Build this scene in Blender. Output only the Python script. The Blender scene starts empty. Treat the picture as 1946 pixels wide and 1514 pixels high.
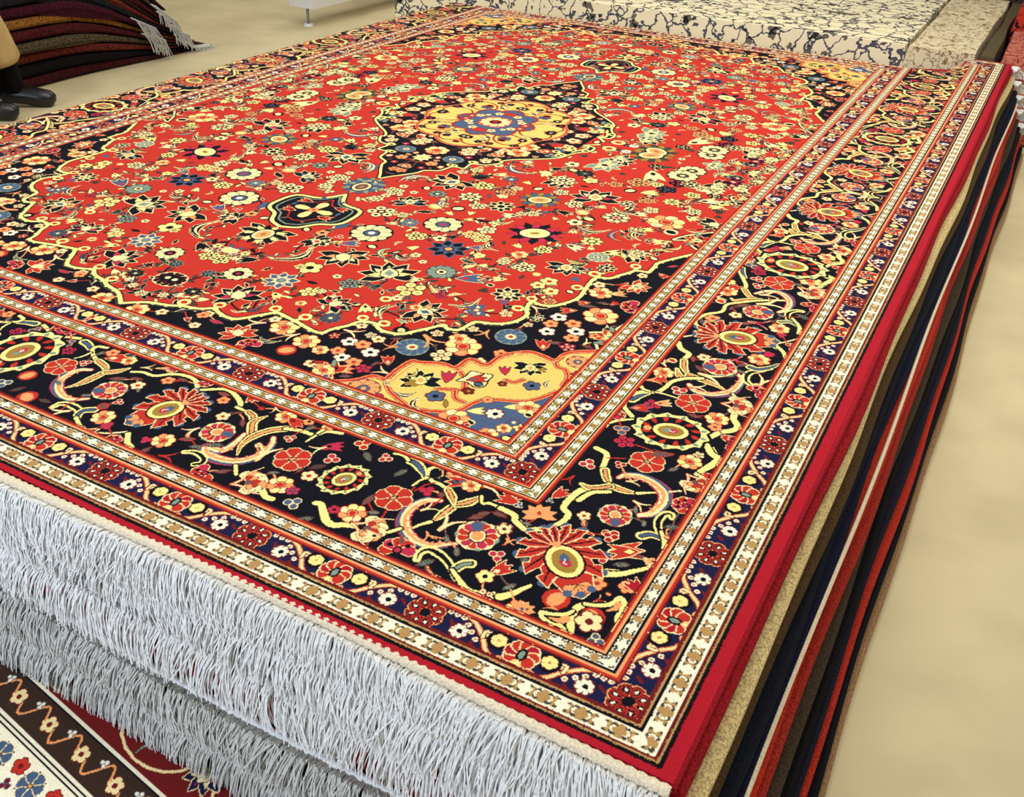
import bpy, math, json, random
import numpy as np
random.seed(4)
sc=bpy.context.scene
C=sc.collection
# ---------------- camera, light, exposure
cam=bpy.data.cameras.new('camera'); cam.sensor_width=36; cam.lens=36*1820.7/1946; cam.clip_start=.02
co=bpy.data.objects.new('camera',cam); C.objects.link(co); sc.camera=co
H=.42                                    # top of the pile above the floor
pit,rol,yaw=math.radians(32.3597),math.radians(2.4434),math.radians(-27.4825)
from mathutils import Vector, Matrix
F_=Vector((math.sin(yaw)*math.cos(pit),math.cos(yaw)*math.cos(pit),-math.sin(pit))); R0=Vector((math.cos(yaw),-math.sin(yaw),0)); U0=R0.cross(F_)
R_=R0*math.cos(rol)+U0*math.sin(rol); U_=-R0*math.sin(rol)+U0*math.cos(rol)
M_=Matrix((R_,U_,-F_)).transposed().to_4x4(); M_.translation=Vector((1.64868,-2.95313,.99003+H)); co.matrix_world=M_
sc.view_settings.view_transform='Standard'; sc.view_settings.look='None'; sc.view_settings.exposure=-0.08; sc.view_settings.gamma=1
w=bpy.data.worlds.new('world'); sc.world=w; w.use_nodes=True; w.node_tree.nodes['Background'].inputs[0].default_value=(1,.95,.86,1); w.node_tree.nodes['Background'].inputs[1].default_value=.5
def area(name,loc,tgt,size,power,col):
    l=bpy.data.lights.new(name,'AREA'); l.shape='RECTANGLE'; l.size,l.size_y=size; l.energy=power; l.color=col
    o=bpy.data.objects.new(name,l); C.objects.link(o); o.location=loc; o.rotation_euler=(Vector(tgt)-Vector(loc)).to_track_quat('-Z','Y').to_euler()
area('ceiling_panel_light',(.8,.2,3.6),(.3,0,0),(3,4),150,(1,.95,.84))
area('rear_panel_light',(-2.5,4.5,3.6),(-1,2,0),(2.5,2.5),55,(1,.95,.86))
area('front_window_light',(-1.6,-5.6,2.3),(.5,-1.6,.2),(3.5,2.0),210,(.66,.80,1))
KN=1.5                                  # knot size, millimetres
class Loom:
    """Weaves coloured knots: a grid of palette indices in rug millimetres."""
    def __init__(s,w,h,ground=0,kn=KN,x0=0.,y0=0.):
        s.kn=kn; s.x0=x0; s.y0=y0
        s.nx=int(w/kn)+1; s.ny=int(h/kn)+1
        s.g=np.full((s.ny,s.nx),ground,np.uint8)
        s.clip=None
        s.rng=np.random.RandomState(5)
        s.jx=s.rng.rand(s.ny,s.nx).astype(np.float32)-.5
        s.jy=s.rng.rand(s.ny,s.nx).astype(np.float32)-.5
    def box(s,x0,y0,x1,y1):
        a=max(0,int((x0-s.x0)/s.kn)-1); b=min(s.nx,int((x1-s.x0)/s.kn)+2)
        c=max(0,int((y0-s.y0)/s.kn)-1); d=min(s.ny,int((y1-s.y0)/s.kn)+2)
        if a>=b or c>=d: return None
        X=s.x0+(np.arange(a,b)+.5)*s.kn; Y=s.y0+(np.arange(c,d)+.5)*s.kn
        X=X[None,:]+s.jx[c:d,a:b]*s.kn*.6; Y=Y[:,None]+s.jy[c:d,a:b]*s.kn*.6
        return a,b,c,d,X,Y
    def put(s,a,b,c,d,m,col):
        if s.clip is not None: m=m&s.clip[c:d,a:b]
        s.g[c:d,a:b][m]=col
    def inside(s,P,X,Y):
        m=np.zeros(X.shape,bool); n=len(P)
        for i in range(n):
            x0,y0=P[i]; x1,y1=P[(i+1)%n]
            if y0==y1: continue
            t=(y0>Y)!=(y1>Y)
            m^=t&(X<(x1-x0)*(Y-y0)/(y1-y0)+x0)
        return m
    def fill(s,P,col,line=None,lw=0):
        P=np.asarray(P,float)
        if line is not None: s.stroke(np.vstack([P,P[:1]]),line,lw*2,lw*2)
        q=s.box(P[:,0].min(),P[:,1].min(),P[:,0].max(),P[:,1].max())
        if q is None: return
        a,b,c,d,X,Y=q; s.put(a,b,c,d,s.inside(P,X,Y),col)
    def stroke(s,P,col,w0,w1=None,wm=None):
        P=np.asarray(P,float); w1=w0 if w1 is None else w1
        n=len(P)-1
        if n<1: return
        L=np.concatenate([[0],np.cumsum(np.hypot(*(P[1:]-P[:-1]).T))]); T=L/max(L[-1],1e-9)
        def W(t):
            if wm is None: return w0+(w1-w0)*t
            return w0+(wm-w0)*2*t if t<.5 else wm+(w1-wm)*(2*t-1)
        for i in range(n):
            (x0,y0),(x1,y1)=P[i],P[i+1]; r0,r1=W(T[i])/2,W(T[i+1])/2; r=max(r0,r1)
            q=s.box(min(x0,x1)-r,min(y0,y1)-r,max(x0,x1)+r,max(y0,y1)+r)
            if q is None: continue
            a,b,c,d,X,Y=q; dx,dy=x1-x0,y1-y0; L2=dx*dx+dy*dy+1e-9
            t=np.clip(((X-x0)*dx+(Y-y0)*dy)/L2,0,1)
            m=np.hypot(X-x0-t*dx,Y-y0-t*dy)<=r0+(r1-r0)*t
            s.put(a,b,c,d,m,col)
    def disc(s,x,y,r,col,ry=None,rot=0):
        s.fill(ell(x,y,r,ry or r,rot),col)
def ell(x,y,rx,ry,rot=0,n=20):
    t=np.linspace(0,2*np.pi,n,endpoint=False); c,s_=math.cos(rot),math.sin(rot)
    X=rx*np.cos(t);Y=ry*np.sin(t)
    return np.stack([x+X*c-Y*s_,y+X*s_+Y*c],1)
def smooth(P,closed=False,k=5):
    P=np.asarray(P,float); n=len(P)
    if n<3: return P
    out=[]
    for i in range(n if closed else n-1):
        p1,p2=P[i],P[(i+1)%n]
        p0=P[i-1] if (closed or i>0) else 2*p1-p2
        p3=P[(i+2)%n] if (closed or i+2<n) else 2*p2-p1
        for j in range(k):
            t=j/k
            out.append(.5*((2*p1)+(p2-p0)*t+(2*p0-5*p1+4*p2-p3)*t*t+(3*p1-p0-3*p2+p3)*t**3))
    if not closed: out.append(P[-1])
    return np.array(out)
def tf(P,x,y,r,rot,fl=1):
    P=np.asarray(P,float); c,s_=math.cos(rot),math.sin(rot); X=P[:,0]*r;Y=P[:,1]*r*fl
    return np.stack([x+X*c-Y*s_,y+X*s_+Y*c],1)
COL=dict(k=0,r=1,m=2,c=3,y=4,b=5,g=6,o=7,p=8,e=9,w=10,n=11,i=12,t=13,d=14,x=15,z=16)
RGB=[(7,8,20),(190,48,36),(112,24,24),(247,222,160),(250,230,140),(72,92,122),(128,146,128),(158,124,52),(188,44,72),(240,158,98),(112,76,70),(22,24,62),(246,236,206),(178,138,84),(62,66,58),(170,22,38),(6,6,10),(226,196,104)]
petal=[(0,0),(.35,.16),(.7,.24),(.93,.15),(1,0),(.93,-.15),(.7,-.24),(.35,-.16)]
lance=[(0,0),(.3,.15),(.6,.17),(1,0),(.6,-.17),(.3,-.15)]
def petals(L,x,y,r,rot,n,wid,fillc,line,lw,shape=petal,r0=0.,span=None,k0=0):
    for i in range(n):
        a=rot+(2*math.pi*i/n if span is None else -span/2+span*i/(n-1))
        P=np.array(shape)*[1-r0,wid]+[r0,0]
        f=fillc[(i+k0)%len(fillc)]
        L.fill(tf(P,x,y,r,a),COL[f],COL[line] if line else None,lw)
def m_ros(L,x,y,r,rot,v='kicb'):        # round rosette: outline, petals, centre ring, centre
    n=10 if r>26 else 8
    L.disc(x,y,r*1.06,COL[v[0]])
    petals(L,x,y,r,rot,n,1.25,v[1],v[0],r*.035)
    L.disc(x,y,r*.42,COL[v[0]]); L.disc(x,y,r*.34,COL[v[2]]); L.disc(x,y,r*.17,COL[v[3]])
def m_blk(L,x,y,r,rot,v='cky'):         # dark pointed petals rimmed with cream
    n=8
    petals(L,x,y,r,rot,n,1.5,v[1],v[0],max(1.6,r*.07),shape=lance)
    petals(L,x,y,r*.62,rot+math.pi/n,n,1.2,v[0],v[1],1.2,shape=lance)
    L.disc(x,y,r*.27,COL[v[1]]); L.disc(x,y,r*.19,COL[v[2]])
def m_five(L,x,y,r,rot,v='cr'):         # little five petalled flower
    for i in range(5):
        a=rot+2*math.pi*i/5; L.disc(x+math.cos(a)*r*.58,y+math.sin(a)*r*.58,r*.50,COL['m' if v[0]!='m' else 'k'])
    for i in range(5):
        a=rot+2*math.pi*i/5; L.disc(x+math.cos(a)*r*.58,y+math.sin(a)*r*.58,r*.38,COL[v[0]])
    L.disc(x,y,r*.30,COL[v[1]])
def m_clus(L,x,y,r,rot,v='ck'):         # cluster of small dark-eyed blossoms
    for i in range(5):
        a=rot+2*math.pi*i/5; q=r*.62
        X,Y=x+math.cos(a)*q,y+math.sin(a)*q
        L.disc(X,Y,r*.40,COL['k']); L.disc(X,Y,r*.33,COL[v[0]]); L.disc(X,Y,r*.13,COL[v[1]])
    L.disc(x,y,r*.25,COL[v[1]]); L.disc(x,y,r*.15,COL[v[0]])
def m_lot(L,x,y,r,rot,v='kcpg'):        # lotus: fan of pointed petals over a cup, along +x
    petals(L,x-math.cos(rot)*r*.25,y-math.sin(rot)*r*.25,r*1.22,rot,7,1.35,v[0],v[1],max(1.4,r*.05),shape=lance,span=3.9)
    petals(L,x-math.cos(rot)*r*.25,y-math.sin(rot)*r*.25,r*.86,rot,5,1.1,v[2]+v[1],v[0],1.2,shape=lance,span=3.0)
    q=tf([(-.55,0),(-.3,.34),(.1,.3),(.42,0),(.1,-.3),(-.3,-.34)],x,y,r,rot)
    L.fill(q,COL[v[1]],COL[v[0]],r*.05); L.fill(tf([(-.35,0),(-.1,.2),(.25,0),(-.1,-.2)],x,y,r,rot),COL[v[3]])
def m_sun(L,x,y,r,rot,v='bkeg'):        # broad palmette with slate teeth and a peach oval heart
    petals(L,x,y,r,rot,14,1.0,v[0]+v[3],'k',1.5,shape=lance,r0=.2)
    L.fill(ell(x,y,r*.62,r*.50,rot),COL['k']); L.fill(ell(x,y,r*.54,r*.42,rot),COL['c']); L.fill(ell(x,y,r*.40,r*.29,rot),COL[v[2]])
    L.fill(ell(x,y,r*.18,r*.1,rot),COL['o'])
def m_leaf(L,x,y,r,rot,v='kc',bend=.45,fl=1): # serrated sickle leaf, base at -x tip at +x
    t=np.linspace(0,1,13); cx=-1+2*t; cy=bend*(1-(2*t-1)**2)*fl
    w=.30*np.sin(np.pi*np.minimum(t*1.15,1))**.8+.02
    up=np.stack([cx,cy+w*(1+.28*(np.arange(13)%2))],1); dn=np.stack([cx,cy-w*.25],1)[::-1]
    P=np.vstack([up,dn]); L.fill(tf(P,x,y,r,rot),COL[v[0]],COL['k' if v[0]!='k' else 'c'],1.5)
    mid=np.stack([cx*.9,cy+w*.42],1); L.stroke(tf(mid,x,y,r,rot),COL[v[1]],r*.02+1.2,1.4,r*.15)
def m_bud(L,x,y,r,rot,v='rck'):         # tulip bud on a cup
    L.fill(tf([(-1,0),(-.3,.45),(.35,.62),(1.05,.75),(.55,.25),(1.15,0),(.55,-.25),(1.05,-.75),(.35,-.62),(-.3,-.45)],x,y,r,rot),COL[v[0]],COL[v[1]],max(1.3,r*.07))
    L.fill(tf([(-.7,0),(-.3,.25),(.1,0),(-.3,-.25)],x,y,r,rot),COL[v[2]])
def m_tri(L,x,y,r,rot,v='pc'):          # three lobes
    for a,d in ((0,.55),(2.1,.5),(-2.1,.5)):
        L.disc(x+math.cos(rot+a)*r*d,y+math.sin(rot+a)*r*d,r*.50,COL[v[1]])
    for a,d in ((0,.55),(2.1,.5),(-2.1,.5)):
        L.disc(x+math.cos(rot+a)*r*d,y+math.sin(rot+a)*r*d,r*.38,COL[v[0]])
def m_dot(L,x,y,r,rot,v='ck'):
    L.disc(x,y,r*1.25,COL[v[1]]); L.disc(x,y,r,COL[v[0]],r*.7,rot)
def m_spr(L,x,y,r,rot,v='cm'):          # Y-shaped sprig with two blunt leaves
    for s in (-1,1):
        L.stroke(tf(smooth([(-.9,0),(-.1,.12*s),(.5,.42*s),(1,.95*s)]),x,y,r,rot),COL[v[1]],r*.34,r*.16)
    for s in (-1,1):
        L.stroke(tf(smooth([(-.9,0),(-.1,.12*s),(.5,.42*s),(1,.95*s)]),x,y,r,rot),COL[v[0]],r*.2,r*.06,r*.26)
def m_comb(L,x,y,r,rot,v='gd'):         # small ribbed leaf
    L.fill(tf([(-1,0),(-.3,.34),(.4,.36),(1,0),(.4,-.36),(-.3,-.34)],x,y,r,rot),COL[v[1]],COL['w'],1.4)
    for k in range(4):
        X=-.6+k*.36; L.stroke(tf([(X,-.22),(X+.22,.22)],x,y,r,rot),COL[v[0]],1.7)
def m_lf(L,x,y,r,rot,v='wm'):           # plain small leaf
    L.fill(tf([(-1,0),(-.3,.30),(.35,.34),(.5,.12),(1,0),(.35,-.28),(-.3,-.3)],x,y,r,rot),COL[v[0]],COL[v[1]],1.5)
def m_carn(L,x,y,r,rot,v='rpceo'):      # carnation ring about a peach cup
    petals(L,x,y,r*1.05,rot,11,1.35,'gcc','k',1,r0=.1)
    petals(L,x,y,r*.92,rot+.28,11,1.1,v[0]+v[1]+v[0],'c',1.5,r0=.2)
    L.fill(ell(x,y,r*.5,r*.44,rot),COL['k']); L.fill(ell(x,y,r*.43,r*.37,rot),COL['c']); L.fill(ell(x,y,r*.33,r*.28,rot),COL['e'])
    L.fill(tf([(-1.05,0),(-.8,.3),(-.3,.2),(-.35,-.2),(-.8,-.3)],x,y,r,rot),COL['b'],COL['r'],1.5)
def m_redl(L,x,y,r,rot,v='rc'):         # open lotus of six red blades
    petals(L,x,y,r*1.02,rot+.5,6,1.1,'bbg','k',1,shape=lance,r0=.15)
    petals(L,x,y,r,rot,6,1.75,v[0],v[1],max(1.6,r*.045),shape=petal,r0=.16)
    L.fill(ell(x,y,r*.26,r*.16,rot),COL['k']); L.fill(ell(x,y,r*.17,r*.09,rot),COL['e'])
def m_gold(L,x,y,r,rot,v='er'):         # scalloped gold flower
    petals(L,x,y,r,rot,7,1.5,'yec','r',r*.06)
    L.disc(x,y,r*.42,COL['m']); L.disc(x,y,r*.34,COL['e']); L.disc(x,y,r*.26,COL['r'])
def m_star8(L,x,y,r,rot,v='r'):         # eight-lobed red rosette with white-eyed drops
    petals(L,x,y,r,rot,8,1.55,'m','e',r*.055,r0=.1)
    petals(L,x,y,r*.9,rot,8,1.15,v,'m',r*.03,r0=.3)
    petals(L,x,y,r*.86,rot,8,.85,'k',None,0,r0=.42)
    for i in range(8):
        a=rot+math.pi*i/4; L.fill(ell(x+math.cos(a)*r*.66,y+math.sin(a)*r*.66,r*.12,r*.07,a),COL['i'])
    L.disc(x,y,r*.27,COL['k'])
def m_dais(L,x,y,r,rot,v='ik'):         # white daisy, black eye
    L.disc(x,y,r*1.1,COL['m'])
    petals(L,x,y,r,rot,8,1.35,v[0],'m',r*.05); L.disc(x,y,r*.6,COL[v[0]])
    L.disc(x+r*.1,y,r*.33,COL[v[1]])
def m_yel(L,x,y,r,rot,v='yr'):
    L.disc(x,y,r*1.12,COL['k']); petals(L,x,y,r,rot,6,1.9,v[0],'e',r*.04); L.disc(x,y,r*.5,COL[v[0]]); petals(L,x,y,r*.3,rot,4,1.,v[1],None,0)
def m_half(L,x,y,r,rot,v='e'):          # peach half palmette beside a feathered plume
    petals(L,x,y,r*.95,rot,7,1.7,'cec','k',1.2,span=3.4)
    petals(L,x,y,r*.55,rot,5,1.2,'rer','m',1.2,span=3.0)
    L.disc(x,y,r*.2,COL['w'])
    for s in (-1,1):
        L.stroke(tf(smooth([(-.8,.0),(-.35,.25*s),(.0,.75*s),(.75,1.12*s)]),x,y,r,rot),COL['r'],r*.22,2)
        L.stroke(tf(smooth([(-.8,.0),(-.35,.25*s),(.0,.75*s),(.75,1.12*s)]),x,y,r,rot),COL['c'],r*.12,1.5)
def m_red3(L,x,y,r,rot,v='r'):          # half-hidden red lotus at the band's rim
    petals(L,x,y,r,rot,5,1.7,'rpr','c',max(1.5,r*.05),span=3.2)
    for a in (-.9,0,.9): L.disc(x+math.cos(rot+a)*r*.62,y+math.sin(rot+a)*r*.62,r*.16,COL['k'])
    L.disc(x,y,r*.28,COL['k']); L.disc(x,y,r*.18,COL['p'])
def heart(L,x,y,r,rot,c1='p',c2='b'):
    L.fill(ell(x,y,r,r*.80,rot,28),COL['k']); L.fill(ell(x,y,r*.93,r*.73,rot,28),COL['m']); L.fill(ell(x,y,r*.90,r*.70,rot,28),COL['y'])
    L.fill(ell(x,y,r*.68,r*.49,rot,28),COL['o'])
    L.fill(tf([(-.1,.22),(.15,.2),(.38,.05),(.3,-.2),(0,-.22),(-.08,0)],x,y,r,rot),COL[c1])
    L.fill(tf([(-.45,-.12),(-.12,-.26),(.05,-.1),(-.05,.12),(-.3,.14)],x,y,r,rot),COL[c2])
    L.stroke(tf([(-.1,-.05),(.1,.08),(.2,-.02)],x,y,r,rot),COL['i'],2)
def m_palA(L,x,y,r,rot,v=''):           # cone palmette in a toothed collar of red lozenges
    a=.84
    def ring(R,n,amp,ph=0):
        t=np.linspace(0,2*np.pi,n*4,endpoint=False); k=np.arange(n*4)%4
        rr=R*(1+amp*np.array([0,.5,1,-.15])[k]); return tf(np.stack([np.cos(t)*rr,np.sin(t)*rr*a],1),x,y,1,rot)
    L.fill(ring(r,13,.10),COL['k'],COL['k'],3); L.fill(ring(r*.95,13,.11),COL['y'])
    for i in range(13):
        t=2*math.pi*(i+.45)/13; L.fill(ell(*tf([(math.cos(t)*r*.89,math.sin(t)*r*.89*a)],x,y,1,rot)[0],r*.085,r*.055,rot+t),COL['g'])
    L.fill(ell(x,y,r*.80,r*.80*a,rot,30),COL['k'])
    for i in range(12):
        t=2*math.pi*(i+.5)/12; cx,cy=tf([(math.cos(t)*r*.66,math.sin(t)*r*.66*a)],x,y,1,rot)[0]
        L.fill(tf([(-1,0),(-.1,.55),(.9,.4),(1,0),(.6,-.5),(-.2,-.5)],cx,cy,r*.125,rot+t+.35),COL['r'],COL['m'],1)
    heart(L,x,y,r*.52,rot,'p','g')
    cx,cy=tf([(-.62,0)],x,y,r,rot)[0]; L.disc(cx,cy,r*.11,COL['e'])
def m_palB(L,x,y,r,rot,v=''):           # cone palmette wrapped in red acanthus flames
    acan=[(0,0),(.25,.20),(.5,.24),(.55,.44),(.78,.34),(.86,.5),(1.12,.22),(.92,.1),(.8,-.02),(.5,-.06),(.2,-.1)]
    bx,by=tf([(-.55,0)],x,y,r,rot)[0]
    for s in (1,-1):
        for a,q in ((.32,1.32),(.78,1.12),(1.25,.95),(1.75,.82),(2.25,.72),(2.75,.62)):
            P=np.array(acan)*[.92,s*.62]
            L.disc(*tf([(q*.93,s*.22*q)],bx,by,r,rot+a*s)[0],r*.115,COL['b'])
            L.fill(tf(P,bx,by,r*q,rot+a*s),COL['r'],COL['c'],r*.024)
            L.stroke(tf([(.15,.0),(.55,s*.09),(.9,s*.2)],bx,by,r*q,rot+a*s),COL['k'],1.2,2,r*.045)
    L.fill(tf([(.2,0),(.55,.42),(.95,.30),(1.15,0),(.95,-.30),(.55,-.42)],x,y,r,rot),COL['r'],COL['c'],2)
    petals(L,*tf([(.75,0)],x,y,r,rot)[0],r*.32,rot,5,1.3,'e','k',1,span=2.6)
    for s in (-.26,0,.26): L.disc(*tf([(1.04-abs(s)*.4,s)],x,y,r,rot)[0],r*.10,COL['b'])
    heart(L,x,y,r*.56,rot,'p','b')
    L.disc(bx,by,r*.10,COL['e'])
def m_loop(L,x,y,r,rot,v='y'):
    L.fill(ell(x,y,r*1.35,r*.95,rot),COL['k']); L.fill(ell(x,y,r*1.15,r*.75,rot),COL[v[0]]); L.fill(ell(x,y,r*.55,r*.28,rot),COL['r'])
MOT=dict(ros=m_ros,blk=m_blk,five=m_five,clus=m_clus,lot=m_lot,sun=m_sun,leaf=m_leaf,bud=m_bud,tri=m_tri,dot=m_dot,spr=m_spr,comb=m_comb,lf=m_lf,carn=m_carn,redl=m_redl,gold=m_gold,star8=m_star8,dais=m_dais,yel=m_yel,half=m_half,red3=m_red3,palA=m_palA,palB=m_palB,loop=m_loop)
def two(L,P,outer,inner,w0,w1=None,wm=None,edge=2.2):
    """A vine with a rim: a wide stroke under a narrower one."""
    P=smooth(P); w1=w0 if w1 is None else w1
    L.stroke(P,COL[outer],w0+2*edge,w1+2*edge,None if wm is None else wm+2*edge)
    L.stroke(P,COL[inner],w0,w1,wm)
D=dict()
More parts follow.
